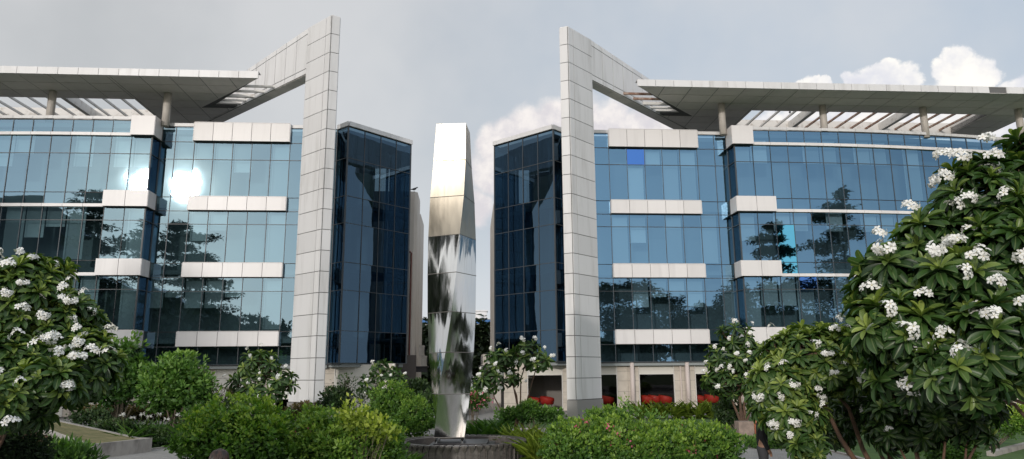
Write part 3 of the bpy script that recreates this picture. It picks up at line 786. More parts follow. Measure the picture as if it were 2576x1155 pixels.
# frangipani flower cluster templates
M_petal = mat('white_petal', rough=.5)
def petal(m):
    T = m.node_tree; a = T.nodes.new('ShaderNodeAttribute'); a.attribute_name = 'rib'
    T.links.new(mixc(maprange(a.outputs['Fac'], .55, 1, 0, .8, tree=T), (.86,.86,.82), (.85,.66,.16), tree=T), bsdf(m).inputs['Base Color'])
    bsdf(m).inputs['Subsurface Weight'].default_value = 0
petal(M_petal)
def flower_template():
    V, Fc, R_ = [], [], []
    for k in range(5):
        a = 2*math.pi*k/5; b = len(V)
        for r_, t_, z_, rb in ((0.02,0,.0,1),(.40,-.28,.08,.1),(.40,.20,.16,.1),(.80,-.34,.04,0),(.84,.22,.14,0),(1.02,-.06,.02,0)):
            V.append((math.cos(a)*r_-math.sin(a)*t_, math.sin(a)*r_+math.cos(a)*t_, z_)); R_.append(rb)
        Fc += [(b,b+1,b+2),(b+1,b+3,b+4,b+2),(b+3,b+5,b+4)]
    return V, Fc, R_
FT = flower_template()
def cluster_mesh(n, spread, fr_):
    V = []; Fc = []; R_ = []
    for i in range(n):
        d = unit(1)[0]; d[2] = abs(d[2])*.8+.15; d /= np.linalg.norm(d)
        c = d*spread*(.65+.5*rng.random()); z = d+unit(1)[0]*.45; z /= np.linalg.norm(z)
        x = np.cross(z, unit(1)[0]); x /= np.linalg.norm(x); y = np.cross(z,x); r_ = fr_*(.85+.3*rng.random()); b = len(V)
        for v in FT[0]: V.append(tuple(c + x*v[0]*r_ + y*v[1]*r_ + z*v[2]*r_))
        Fc += [tuple(b+j for j in f) for f in FT[1]]; R_ += FT[2]
    me = bpy.data.meshes.new('flower_cluster'); me.from_pydata(V, [], Fc); 
    a2 = me.attributes.new('rib','FLOAT','POINT'); a2.data.foreach_set('value', R_)
    me.materials.append(M_petal); return me
CL_BIG = [cluster_mesh(n, .092, .046) for n in (13,10,8,15,6)]
CL_SM = [cluster_mesh(n, .085, .06) for n in (6,7,5)]
def V3(a): return Vector((float(a[0]),float(a[1]),float(a[2])))
def frangipani(label, base, ells, spacing, leafL, ncl, big=True, group=None, trunk_r=.09, seed=1, limbs=None, depthf=.8, tonebias=0.0, cull=True, topbias=.5, stems=1, leaves=23, midf=.42):
    global rng; rng = np.random.default_rng(seed)
    root = empty('frangipani_tree', (base[0],base[1],0)); tag(root, label, 'frangipani tree', group)
    E_ = []
    for u,v,ru,rv,Y in ells:
        c = at(u,v,Y); k = (c-Vector((0,0,EYE))).dot(fw)/F; E_.append((np.array(c), np.array([ru*k, max(ru,rv)*k*depthf, rv*k])))
    pts, nrm = [], []
    for c, R_ in E_:
        for tries in range(900):
            d = unit(1)[0]
            if cull and d[1] > .35 and rng.random() < .75: continue
            if d[2] < -.55 and rng.random() < .6: continue
            p = c + d*R_*(.78+.24*rng.random())
            if p[2] < .15: continue
            ins = any(np.sum(((p-c2)/(R2*.74))**2) < 1 for c2, R2 in E_)
            if ins: continue
            if pts and np.min(np.linalg.norm(np.array(pts)-p,axis=1)) < spacing: continue
            pts.append(p); nn = d/R_; nn /= np.linalg.norm(nn); nrm.append(nn)
    pts = np.array(pts); nrm = np.array(nrm)
    ax = nrm*.8 + np.array([0,0,topbias]) + unit(len(pts))*.25; ax /= np.linalg.norm(ax,axis=1,keepdims=True)
    P_, D_, U_, LL, WW, TT = [], [], [], [], [], []
    for p, a in zip(pts, ax):
        a1 = np.cross(a, [.3,.2,.9]); a1 /= np.linalg.norm(a1); a2 = np.cross(a, a1)
        n = int(leaves + rng.integers(-3,4)); ph0 = rng.random()*6.28; s_ = .8+.4*rng.random(); tb = rng.normal()*.10
        for i in range(n):
            t = i/(n-1); ph = ph0 + i*2.39996
            el = math.radians(28 + 78*t**.8 + rng.normal()*8)     # angle from the axis
            rad = math.cos(ph)*a1 + math.sin(ph)*a2
            d = math.cos(el)*a + math.sin(el)*rad; d[2] -= .10*t
            P_.append(p - a*leafL*.18*t); D_.append(d); U_.append(a+rad*.15 if el < 1.3 else a - rad*.4)
            LL.append(leafL*s_*(.55+.5*min(1,t*2.0))*(.9+.2*rng.random())); WW.append(LL[-1]*.30*(.9+.2*rng.random()))
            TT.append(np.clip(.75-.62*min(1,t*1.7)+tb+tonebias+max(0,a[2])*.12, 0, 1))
    off = np.array([base[0],base[1],0])
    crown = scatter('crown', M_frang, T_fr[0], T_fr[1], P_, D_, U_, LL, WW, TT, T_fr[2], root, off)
    # branches
    o = MB(); nodes = []
    bz = Vector((base[0],base[1],0))
    lim = limbs or []
    st = []
    for si in range(stems):
        st.append(bz + Vector((rng.normal()*.12*(stems>1), rng.normal()*.12*(stems>1), 0)))
    top0 = min(c[2]-r[2]*.6 for c, r in E_)
    for j, (c, R_) in enumerate(E_):
        c0 = V3(c) - Vector((0,0,R_[2]*.45)); b0 = st[j % len(st)]
        mid = b0.lerp(c0, .45) + Vector((rng.normal()*.1, rng.normal()*.1, -abs(rng.normal())*.1)); mid.z = b0.z + (c0.z-b0.z)*midf
        path = [b0, b0.lerp(mid,.5)+Vector((rng.normal()*.04,0,.05)), mid, mid.lerp(c0,.55)+Vector((rng.normal()*.08,rng.normal()*.08,0)), c0]
        kk = 1 if len(E_) < 5 else .72
        o.tube(path, [trunk_r*kk, trunk_r*.8*kk, trunk_r*.62*kk, trunk_r*.5*kk, trunk_r*.36*kk], 9)
        nodes += [(path[2], trunk_r*.4), (path[3], trunk_r*.4), (c0, trunk_r*.36), (mid.lerp(c0,.8), trunk_r*.36)]
        mine = [i for i in range(len(pts)) if min(range(len(E_)), key=lambda q: np.sum(((pts[i]-E_[q][0])/E_[q][1])**2)) == j]
        sec = []
        for i in mine:
            tip = V3(pts[i] - ax[i]*leafL*.15)
            cand = [(n_, r_) for n_, r_ in nodes if n_.z < tip.z+.15] or nodes
            if sec: cand = cand + sec
            n_, r_ = min(cand, key=lambda q: (q[0]-tip).length + (0 if q[0].z < tip.z else .3))
            m1 = n_.lerp(tip,.5) + Vector((rng.normal()*.05, rng.normal()*.05, -.08*(tip-n_).length)); m2 = tip - V3(ax[i])*leafL*.6
            o.tube([n_, m1, m2, tip], [min(r_, trunk_r*.3), trunk_r*.24, trunk_r*.19, trunk_r*.15], 6, cap=False)
            sec.append((m1, trunk_r*.26))
    o.build('trunk', M_bark, root, off, smooth=True, fix=False)
    # flowers: prefer ends that face the viewer or the sky
    eye = np.array([0,0,EYE]); score = [(-(a@((p-eye)/np.linalg.norm(p-eye)))*.7 + a[2]*.5 + rng.random()*.9) for p, a in zip(pts, ax)]
    order = np.argsort(score)[::-1][:ncl]; cl = CL_BIG if big else CL_SM
    k_ = leafL/.27 if big else 1.0
    for i in order:
        c = bpy.data.objects.new('flower_cluster', cl[rng.integers(len(cl))]); COL.objects.link(c); c.parent = root
        p = pts[i] + ax[i]*leafL*(.5+.25*rng.random()) + np.array([0,0,.03]); c.location = V3(p - off)
        a = V3(ax[i] + rng.normal(size=3)*.25 + np.array([0,-.25,0])); q = a.to_track_quat('Z','Y'); c.rotation_euler = q.to_euler(); sc_ = (.8+.4*rng.random())*k_; c.scale = (sc_*(.9+.4*rng.random()), sc_, sc_)
    return root
# ------------------------------------------------------------------ leafy shrubs
def shrub(name, label, cat, ells, leaf, n, material, tone=.5, tonevar=.12, group=None, T=T_sm, up=.5, shell=.45, stems=5, aspect=.58, depthf=.8, flowers=None, lumps=.12, seed=3, toptone=.3, zmin=.03, stemr=.02, bark=None, basez=0.0):
    """ells in photo pixels + depth; many small leaves through an uneven shell"""
    global rng; rng = np.random.default_rng(seed)
    E_ = []
    for u,v,ru,rv,Y in ells:
        c = at(u,v,Y); k = (c-Vector((0,0,EYE))).dot(fw)/F; E_.append((np.array(c), np.array([ru*k, min(max(ru,rv), 1.25*min(ru,rv))*k*depthf, rv*k])))
    vol = np.array([R_[0]*R_[2] for _, R_ in E_]); vol /= vol.sum()
    P_, N_, H_ = [], [], []
    for (c, R_), f in zip(E_, vol):
        m_ = int(n*f*1.5); d = unit(m_)
        ph = rng.random(6)*6.28
        bump = 1 + lumps*(np.sin(d[:,0]*7+ph[0])*np.sin(d[:,2]*8+ph[1]) + .8*np.sin(d[:,0]*15+ph[2])*np.sin(d[:,1]*13+ph[3])*np.sin(d[:,2]*14+ph[4])) + rng.normal(size=m_)*lumps*.35
        rr = (1 - shell*rng.random(m_)**1.6)*bump
        if shell < .9: stray = rng.random(m_) < .02; rr = np.where(stray, 1.04+.22*rng.random(m_), rr)
        p = c + d*R_*rr[:,None]
        keep = (p[:,2] > zmin) & ~((d[:,1] > .3) & (rng.random(m_) < .6))
        for c2, R2 in E_:
            if c2 is c: continue
            keep &= ~(np.sum(((p-c2)/(R2*.72))**2,axis=1) < 1)
        nn = d/R_; nn /= np.linalg.norm(nn,axis=1,keepdims=True)
        P_.append(p[keep]); N_.append(nn[keep]); H_.append((d[:,2]*rr)[keep])
    P_, N_, H_ = map(np.concatenate, (P_, N_, H_)); k = len(P_)
    if shell < .9 and leaf < .25:      # leaves stand in sprigs
        m_ = max(1, k//9); ci = rng.choice(k, m_, replace=False); tv = rng.normal(size=m_)*tonevar*.9
        asg = rng.integers(0, m_, k); C_ = P_[ci][asg]; N_ = N_[ci][asg]; H_ = H_[ci][asg] 
        off_ = unit(k)*leaf*(.25+.75*rng.random((k,1))); P_ = C_ + off_ + N_*leaf*.35; sprig = tv[asg]; out_ = off_/leaf
    else: sprig = 0; out_ = 0
    D_ = N_*.45 + unit(k)*.5 + out_*1.0 + np.array([0,0,up*.7]); U_ = N_ + unit(k)*.5 + np.array([0,0,.4])
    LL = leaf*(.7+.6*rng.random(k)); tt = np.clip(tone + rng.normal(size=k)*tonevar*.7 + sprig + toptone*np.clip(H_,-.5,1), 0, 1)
    cb = E_[int(np.argmax(vol))][0]; base = np.array([np.mean([c[0] for c,_ in E_]), np.mean([c[1] for c,_ in E_]), basez])
    if shell < .9:
        for (c, R_), f in zip(E_, vol):
            m_ = int(n*f*.22); d = unit(m_); p = c + d*R_*(.15+.62*rng.random((m_,1))); p = p[p[:,2] > zmin]; m_ = len(p)
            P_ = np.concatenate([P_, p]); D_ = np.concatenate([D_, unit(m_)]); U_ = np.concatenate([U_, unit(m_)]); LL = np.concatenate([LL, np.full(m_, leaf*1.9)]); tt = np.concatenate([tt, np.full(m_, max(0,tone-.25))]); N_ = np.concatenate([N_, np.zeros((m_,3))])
    root = empty(name, tuple(base)); tag(root, label, cat, group)
    scatter('foliage', material, T[0], T[1], P_, D_, U_, LL, LL*aspect, tt, T[2], root, base)
    if stems:
        o = MB()
        for (c, R_) in E_:
            for i in range(stems):
                b0 = V3(base + np.array([rng.normal()*.08, rng.normal()*.08, 0])); 
                if len(E_) > 1 and (c[2]-R_[2]) < .4: b0 = V3((c[0]+rng.normal()*.1, c[1]+rng.normal()*.1, basez))
                d = unit(1)[0]; d[2] = abs(d[2]); tip = V3(c + d*R_*.8); mid = b0.lerp(tip,.5); mid.x += rng.normal()*.05; mid.z += .03
                o.tube([b0, mid, tip], [stemr, stemr*.7, stemr*.3], 6, cap=False)
        o.build('stems', bark or M_greybark, root, base, smooth=True, fix=False)
    if flowers:
        nf, fm, fs = flowers
        idx = rng.choice(k, nf*40 if nf*40 < k else k, replace=False)
        idx = [i for i in idx if N_[i][1] < -.2][:nf]
        fp, fd = [], []
        for i in idx:
            for j in range(9): fp.append(P_[i] + N_[i]*.04 + rng.normal(size=3)*fs*.9); fd.append(unit(1)[0]+N_[i]*.4)
        scatter('blossoms', fm, T_sm[0], T_sm[1], fp, fd, unit(len(fp)), fs, fs*.9, rng.random(len(fp)), T_sm[2], root, base)
    return root
M_yel = leafmat('yellow_green_leaf', (.035,.09,.014), (.11,.24,.03), (.38,.50,.07), rough=.45, trans=.25)
M_mid = leafmat('mid_green_leaf', (.030,.085,.016), (.10,.21,.034), (.27,.40,.06), rough=.45, trans=.25)
M_drk = leafmat('dark_green_leaf', (.010,.026,.010), (.028,.06,.02), (.07,.12,.035), rough=.5, trans=.15)
M_bri = leafmat('fresh_green_leaf', (.035,.09,.02), (.11,.23,.045), (.26,.40,.09), rough=.45, trans=.25)
M_brn = leafmat('brownish_leaf', (.05,.045,.022), (.15,.12,.05), (.34,.25,.10), rough=.7, trans=.15)
M_pink = leafmat('pink_bract', (.50,.05,.14), (.70,.13,.26), (.80,.32,.38), rough=.6, trans=.2)
M_vine = leafmat('pale_vine_leaf', (.10,.15,.02), (.28,.36,.05), (.55,.60,.12), rough=.45, trans=.3)
# ------------------------------------------------------------------ strap-leaved plants
def straps(name, label, cat, spots, n, Lh, material, tone=.5, group=None, seed=5, spread=.75, w=.05, flowers=0):
    """one object per clump"""
    global rng; rng = np.random.default_rng(seed); out = []
    for ci, (x, y) in enumerate(spots):
        base = np.array([x, y, 0.0]); root = empty(name, tuple(base))
        tag(root, label if isinstance(label,str) else label[ci % len(label)], cat, group)
        P_ = base + np.concatenate([rng.normal(size=(n,2))*.07, np.zeros((n,1))],axis=1)
        a = rng.random(n)*6.283; el = np.abs(rng.normal(size=n))*spread*.55+.12
        D_ = np.stack([np.cos(a)*np.sin(el), np.sin(a)*np.sin(el), np.cos(el)],axis=1)
        U_ = np.stack([-np.cos(a)*np.cos(el), -np.sin(a)*np.cos(el), np.sin(el)+.01],axis=1)
        LL = Lh*(.6+.5*rng.random(n))
        scatter('leaves', material, T_st[0], T_st[1], P_, D_, U_, LL, w*(.8+.4*rng.random(n)), np.clip(tone+rng.normal(size=n)*.15,0,1), T_st[2], root, base)
        for k in range(flowers):
            if rng.random() < .35: continue
            hx, hy = rng.normal(size=2)*.16; h = Lh*(.85+.25*rng.random()); o = MB(); o.tube([(0,0,0),(hx*.6,hy*.6,h*.6),(hx,hy,h)], .008, 5)
            st = o.build('flower_stalk', M_vine, root, fix=False)
            m_ = 26; a = rng.random(m_)*6.28; dd = np.stack([np.cos(a), np.sin(a), rng.normal(size=m_)*.5+.1],axis=1)
            scatter('spider_flower', M_petal, T_sm[0], T_sm[1], np.tile([hx,hy,h],(m_,1)), dd, unit(m_), .13, .014, .5, [0]*5, st)
        out.append(root)
    return out
#@@PLANTS
# --- background tree masses
def bigtree(label, pads, leafs, n, material, bx, tone=.4, group=None, seed=1, mirror=False, trunkr=.35, tw=1.0):
    """pads: (u,v,ru,rv,Y); with mirror the crown stands behind the viewer and shows in the glass"""
    global rng; rng = np.random.default_rng(seed)
    P_, D_, C_ = [], [], []
    cs, sn = math.cos(YAW), math.sin(YAW); nq = np.array([-sn, cs, 0]); o_ = np.array([OX, OY, 0])
    def mir(p):
        if not mirror: return p
        d = (p-o_)@nq; return p - 2*np.outer(d, nq) if p.ndim == 2 else p - 2*d*nq
    area = np.array([p_[2]*p_[3] for p_ in pads], float)**.5; area /= area.sum()
    for (u,v,ru,rv,Y), f in zip(pads, area):
        c = at(u,v,Y); k = (c-Vector((0,0,EYE))).dot(fw)/F; c = np.array(c); R_ = np.array([ru*k, ru*k*.8, rv*k]); m_ = int(n*f)
        d = unit(m_); p = c + d*R_*(rng.random((m_,1))**.4)*(1+.25*np.sin(d[:,:1]*9+u)); P_.append(mir(p)); C_.append(mir(c))
    P_ = np.concatenate(P_); k = len(P_); D_ = unit(k); D_[:,2] *= .4
    b = gnd(bx, pads[0][4]) ; base = mir(np.array(b)); base[2] = 0
    root = empty('dense_tree', tuple(base)); tag(root, label, 'tree', group)
    scatter('crown', material, T_sm[0], T_sm[1], P_, D_, unit(k)*.6+np.array([0,0,1]), leafs*(.6+.8*rng.random(k)), leafs*.6, np.clip(tone+rng.normal(size=k)*.18,0,1), T_sm[2], root, base)
    o = MB(); top = max(C_, key=lambda c: c[2])
    spine = [V3(base), V3(base).lerp(V3((top[0],top[1],top[2])),.5), V3(top)]
    spine[1].x += .3
    o.tube(spine, [trunkr, trunkr*.7, trunkr*.2], 10)
    for c in C_:
        t = max(.15, min(.95, (c[2]-1.0)/max(top[2],1))); s_ = spine[0].lerp(spine[1], t*2) if t < .5 else spine[1].lerp(spine[2], t*2-1)
        o.tube([s_, s_.lerp(V3(c),.5)+Vector((0,0,-.1)), V3(c)], [trunkr*.3, trunkr*.2, trunkr*.08], 6, cap=False)
    o.build('trunk', M_greybark, root, tuple(base), smooth=True, fix=False)
    return root
M_far = leafmat('far_leaf', (.014,.026,.014), (.035,.055,.026), (.075,.10,.045), rough=.6, trans=.1)

# ================================================================== planting
def gp(u, Y): p = gnd(u, Y); return (p.x, p.y)
frangipani('large frangipani with big white flower clusters at the left edge of the garden', gp(-110,11),
    [(60,775,95,125,10.6),(165,850,75,120,10.8),(30,930,80,95,10.2),(215,925,80,80,10.6),(110,960,80,50,10.0),(5,1010,60,60,9.6),(60,1035,60,26,10.2),(100,700,70,50,10.9),(-60,760,100,100,10.9),(-90,920,110,100,10.7),(-210,840,100,110,11.0)],
    .18, .25, 84, seed=21, group='flowering frangipani trees', trunk_r=.05, stems=2, midf=.8, tonebias=.05)
frangipani('low spreading frangipani with forked brown trunk in front of the right hand path', gp(2190,13.2),
    [(1930,1005,48,45,13.4),(2060,905,140,85,13.2),(1965,985,78,85,13.0),(1995,1050,75,55,12.8),(2035,1125,40,22,12.4),(2180,900,90,80,13.4),(2010,870,60,45,13.4)],
    .205, .245, 32, seed=22, group='flowering frangipani trees', trunk_r=.09, stems=2, tonebias=.2)
frangipani('huge frangipani with long dark leaves filling the right edge', gp(2760,10.4),
    [(2560,470,66,90,9.8),(2470,520,90,120,9.8),(2540,640,110,120,9.4),(2370,610,100,85,10.0),(2260,690,90,80,10.0),(2420,740,130,110,9.4),(2290,830,130,100,9.6),(2520,850,110,110,8.9),(2430,930,110,76,8.9),(2290,930,90,66,9.8),(2200,760,60,70,10.2),(2600,395,56,62,9.9),(2700,470,110,120,9.9),(2710,690,120,120,9.6),(2680,860,110,90,9.4),(2850,640,110,130,10.2),(2820,850,110,90,10.0)],
    .275, .34, 70, seed=23, group='flowering frangipani trees', trunk_r=.055, stems=3, midf=.85, tonebias=-.04)
frangipani('dark shaded lower frangipani with few flowers under the huge one', gp(2330,11.6),
    [(2140,1000,60,40,14.6),(2110,1080,40,36,14.8),(2185,1040,70,50,13.9),(2250,1085,60,40,12.5),(2270,1030,90,50,12.6),(2380,1030,100,56,12.0),(2470,1020,56,44,12.2),(2300,1095,70,26,12.4),(2430,1085,60,26,12.0)],
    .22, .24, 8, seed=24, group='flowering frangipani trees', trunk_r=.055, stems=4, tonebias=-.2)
frangipani('small rounded frangipani beside the base of the left pillar', gp(655,30),
    [(655,925,55,45,30),(625,970,50,38,30),(690,965,52,40,30),(660,990,60,30,29.8)], .42, .40, 15, big=False, seed=25, group='flowering frangipani trees', trunk_r=.09, leaves=14)
frangipani('thin open frangipani before the pale shutter near the passage', gp(955,34),
    [(960,930,26,20,34),(925,962,22,20,34),(990,945,24,22,34),(940,985,20,14,34)], .42, .42, 8, big=False, seed=26, group='flowering frangipani trees', trunk_r=.06, leaves=12, stems=2)
frangipani('slender multi-stemmed frangipani right of the steel sculpture', gp(1300,27),
    [(1325,890,36,30,27),(1265,905,40,24,27),(1235,955,38,24,27),(1352,905,30,22,27),(1285,950,30,16,27)], .36, .36, 24, big=False, seed=27, group='flowering frangipani trees', trunk_r=.065, leaves=14, stems=3)
frangipani('tall dense frangipani full of white flowers before the right wing', gp(1868,27),
    [(1850,850,42,36,27),(1840,905,62,42,27),(1890,900,50,44,27),(1830,955,62,36,27),(1895,960,50,36,26.8)], .34, .36, 30, big=False, seed=28, group='flowering frangipani trees', trunk_r=.10, leaves=14)
# shrubs
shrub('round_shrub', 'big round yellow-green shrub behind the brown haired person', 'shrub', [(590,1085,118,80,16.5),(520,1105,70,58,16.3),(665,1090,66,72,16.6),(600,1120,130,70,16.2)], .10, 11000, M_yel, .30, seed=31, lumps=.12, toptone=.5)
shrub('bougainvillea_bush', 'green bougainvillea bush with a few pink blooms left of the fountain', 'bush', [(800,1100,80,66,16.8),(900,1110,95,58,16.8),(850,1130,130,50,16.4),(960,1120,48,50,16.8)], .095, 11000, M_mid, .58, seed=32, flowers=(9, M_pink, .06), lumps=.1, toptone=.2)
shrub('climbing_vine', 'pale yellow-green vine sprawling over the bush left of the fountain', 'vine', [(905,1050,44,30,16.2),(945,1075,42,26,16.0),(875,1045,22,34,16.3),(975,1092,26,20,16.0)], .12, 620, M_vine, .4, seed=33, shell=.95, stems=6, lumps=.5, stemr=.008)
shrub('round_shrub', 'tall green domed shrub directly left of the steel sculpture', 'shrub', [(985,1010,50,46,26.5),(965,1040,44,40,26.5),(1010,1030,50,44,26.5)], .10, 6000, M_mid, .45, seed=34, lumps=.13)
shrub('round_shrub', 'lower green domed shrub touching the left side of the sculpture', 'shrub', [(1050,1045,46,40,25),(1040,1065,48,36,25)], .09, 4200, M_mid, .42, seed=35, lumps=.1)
shrub('flowering_hedge', 'broad clipped bougainvillea hedge with pink blooms right of the fountain', 'hedge', [(1455,1112,88,58,18.0),(1540,1110,95,56,18.4),(1640,1118,100,52,18.4),(1740,1118,95,52,18.0),(1805,1122,58,50,18.0),(1460,1140,90,60,17.6),(1560,1150,90,60,17.6),(1660,1150,90,60,17.6),(1760,1150,80,60,17.6),(1530,1055,60,24,19.4)], .09, 24000, M_mid, .38, seed=36, flowers=(24, M_pink, .065), lumps=.13, toptone=.5, shell=.5)  # top leaves toned lighter, the light falling on the hedge put into colour
shrub('leafy_shoots', 'thin leafy shoots rising behind the clipped hedge', 'plant', [(1560,1040,60,16,19.8),(1575,1024,14,22,19.8),(1500,1044,40,12,19.8),(1640,1048,40,10,19.8)], .10, 520, M_bri, .5, seed=37, shell=.95, lumps=.35, stemr=.008)
shrub('young_tree', 'slim young green tree beside the big left frangipani', 'tree', [(320,905,42,50,30),(300,960,55,50,30),(340,960,48,48,30),(285,985,40,30,30)], .20, 3600, M_bri, .35, seed=38, lumps=.25, stemr=.04, shell=.7)
shrub('young_tree', 'bushy bright green tree between the left frangipani and the round shrub', 'tree', [(450,945,55,50,28),(415,985,55,45,28),(490,985,50,48,28),(455,1005,56,24,28)], .18, 5200, M_bri, .45, seed=39, lumps=.2, stemr=.04, shell=.6)
shrub('bare_shrub', 'sparse reddish-brown shrub behind the yellow-green shrub', 'shrub', [(535,1000,42,34,29),(560,1010,35,30,29)], .12, 700, M_brn, .3, seed=40, shell=.95, stems=26, stemr=.012, aspect=.3)
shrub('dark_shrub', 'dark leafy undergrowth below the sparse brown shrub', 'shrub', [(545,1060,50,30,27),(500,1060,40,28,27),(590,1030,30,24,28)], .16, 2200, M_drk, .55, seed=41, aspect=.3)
shrub('clipped_hedge', 'brown-topped clipped hedge behind the spider lilies', 'hedge', [(260,1040,60,20,32),(340,1040,60,20,32),(420,1040,60,20,32),(490,1040,50,20,32)], .09, 7000, M_brn, .35, seed=42, toptone=.5, lumps=.04, stems=2)
shrub('clipped_hedge', 'brown-topped clipped hedge at the foot of the left pillar', 'hedge', [(775,1035,48,22,33),(745,1040,40,20,33)], .09, 2600, M_brn, .35, seed=43, toptone=.5, lumps=.04, stems=2)
shrub('dark_shrub', 'dark shrub with wiry stems before the pale shutter', 'shrub', [(845,1010,34,28,33),(865,1000,18,20,33)], .16, 1100, M_drk, .5, seed=44, stems=8)
shrub('wiry_shrub', 'wiry sparse shrub before the pale shutter', 'shrub', [(870,965,28,26,33),(905,1000,24,22,33)], .12, 260, M_drk, .6, seed=45, shell=.98, stems=14, stemr=.012, lumps=.3)
shrub('clipped_topiary', 'small clipped dark green ball shrub under the slender frangipani', 'shrub', [(1331,1035,27,24,25.5)], .08, 1700, M_mid, .3, seed=46, lumps=.05)
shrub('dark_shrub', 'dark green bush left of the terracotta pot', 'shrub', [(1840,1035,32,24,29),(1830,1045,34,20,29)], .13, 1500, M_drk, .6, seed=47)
shrub('ground_cover', 'low bright green bush beside the paved path', 'bush', [(1895,1112,30,13,23),(1925,1118,28,12,22.6),(1965,1122,30,10,22.6)], .08, 1500, M_bri, .35, seed=48, stems=2)
shrub('golden_hedge', 'golden yellow hedge at the far right edge', 'hedge', [(2450,1050,60,26,22),(2540,1060,70,34,21.6),(2590,1050,40,34,21.6),(2380,1060,50,24,22)], .07, 6500, M_yel, .6, seed=49, lumps=.06, toptone=.5, stems=2)
shrub('low_green_shrub', 'low green shrubs seen under the huge frangipani', 'shrub', [(2230,1055,40,22,24),(2290,1060,40,22,24),(2170,1050,30,18,24)], .12, 2200, M_bri, .35, seed=50, stems=2)
shrub('rounded_bush', 'small mottled bush low at the right under the frangipani branches', 'bush', [(2370,1135,44,30,18),(2420,1140,30,26,18)], .08, 1600, M_bri, .4, seed=51, stems=2)
shrub('juniper_shrub', 'dark feathery shrub in the lower left corner', 'shrub', [(25,1125,70,55,11.5),(-20,1090,60,60,11.2),(85,1145,40,30,11.8)], .09, 7000, M_drk, .35, seed=52, aspect=.18, lumps=.2)
shrub('leafy_plant', 'broad-leaved low plants in front of the concrete planter', 'plant', [(150,1150,50,18,16.5),(195,1152,36,16,16.8),(110,1152,40,18,16.5)], .20, 800, M_bri, .25, seed=53, aspect=.32, up=.9, stems=3)
shrub('ground_cover', 'creeping green plants behind the concrete planter', 'plant', [(300,1075,70,16,25.5),(400,1098,50,16,25),(440,1105,36,12,24.6),(230,1050,60,16,26)], .10, 2600, M_drk, .65, seed=54, stems=2)
shrub('pink_flowering_shrub', 'low pink flowering shrub by the stone steps', 'shrub', [(1200,1008,24,16,34),(1180,1000,20,14,34)], .14, 700, M_mid, .3, seed=55, flowers=(16, M_pink, .10))
shrub('dark_shrub', 'dark green shrub at the end of the left rear wall', 'shrub', [(1045,985,30,26,36),(1075,1010,24,20,35)], .16, 1500, M_drk, .55, seed=56)
shrub('low_green_shrub', 'fresh green shrubs behind the strap-leaved lilies', 'shrub', [(1290,1045,40,14,27),(1380,1045,34,16,26)], .11, 1500, M_bri, .35, seed=57, stems=2)
# strap plants
lil = [gp(u,Y) for u,Y in ((262,26),(300,25.6),(340,26.4),(365,25.2),(400,26.2),(425,25.2),(455,24.8),(480,25.6),(495,24.4),(330,24.6),(520,25.6),(220,26.6))]
straps('spider_lily', 'white spider lily clump with strap leaves behind the concrete planter', 'lily', lil, 52, 1.0, M_bri, .25, 'spider lilies behind the planter', 61, .95, .055, flowers=2)
straps('strap_plant', 'dark upright strap-leaved clump beside the sculpture and fountain', 'plant', [gp(u,Y) for u,Y in ((1205,23.2),(1232,23.6),(1258,23.3),(1220,24.2),(1247,24.4))], 60, 1.05, M_bri, .18, 'dark strap plants beside the sculpture', 62, .6, .06)
straps('strap_plant', 'pale green strap-leaved clump between the fountain and the clipped hedge', 'plant', [gp(u,Y) for u,Y in ((1283,22.6),(1310,22.2),(1335,21.7),(1352,20.8),(1372,20.2),(1320,23.4),(1360,22.3),(1385,21.2),(1345,19.6))], 60, .95, M_vine, .12, 'pale strap plants between fountain and hedge', 63, .75, .05)
straps('strap_plant', 'arching strap-leaved clump at the left front of the fountain', 'plant', [gp(u,Y) for u,Y in ((1000,19.0),(1022,18.4),(1040,17.9),(985,18.3))], 55, .6, M_mid, .45, 'strap plants at the left of the fountain', 64, .95, .045)
straps('strap_plant', 'small pale strap-leaved clump behind the fountain rim left of the sculpture', 'plant', [gp(u,Y) for u,Y in ((1062,23.6),(1085,23.4))], 30, .6, M_vine, .1, 'strap plants behind the fountain', 65, .8, .04)
straps('strap_plant', 'yellowish strap-leaved clump under the ground floor windows of the right block', 'plant', [gp(u,Y) for u,Y in ((1640,37),(1668,37.2),(1700,37),(1730,37.3),(1760,37),(1790,37.2),(1612,37))], 40, 1.15, M_vine, .02, 'strap plants under the right windows', 66, .8, .11)
# background and reflected trees
bigtree('dark green trees closing the passage left of the sculpture', [(1085,870,40,60,90),(1060,930,50,50,88)], 1.0, 2600, M_far, 1080, .45, 'trees behind the passage', 71)
bigtree('dark green trees closing the passage right of the sculpture', [(1212,860,40,58,90),(1225,930,40,50,88),(1170,900,40,50,92)], 1.0, 2600, M_far, 1210, .4, 'trees behind the passage', 72)
R_ = 'tall trees behind the viewer mirrored in the glass'
bigtree('layered tree mirrored in the left curved wing', [(262,500,60,9,100),(250,530,78,9,100),(235,560,70,9,100),(285,585,75,10,100),(240,615,90,12,100),(300,640,80,12,100),(250,680,110,16,100),(310,725,80,20,100),(230,770,110,30,100),(270,840,140,50,100)], .55, 18000, M_far, 270, .4, R_, 73, True)
bigtree('layered tree mirrored under the sun glare in the left flat section', [(452,570,26,10,100),(470,598,68,9,100),(430,622,70,12,100),(480,650,66,10,100),(440,680,90,12,100),(500,712,90,12,100),(520,745,80,12,100),(470,780,110,18,100),(540,805,90,14,100),(440,850,150,40,100)], .55, 19000, M_far, 480, .4, R_, 74, True)
bigtree('layered tree mirrored highest in the right curved wing', [(2190,490,28,18,100),(2170,525,70,10,100),(2130,552,80,10,100),(2180,590,90,14,100),(2120,625,90,14,100),(2190,670,110,24,100),(2100,740,150,40,100),(2180,830,170,60,100)], .55, 19000, M_far, 2180, .4, R_, 75, True)
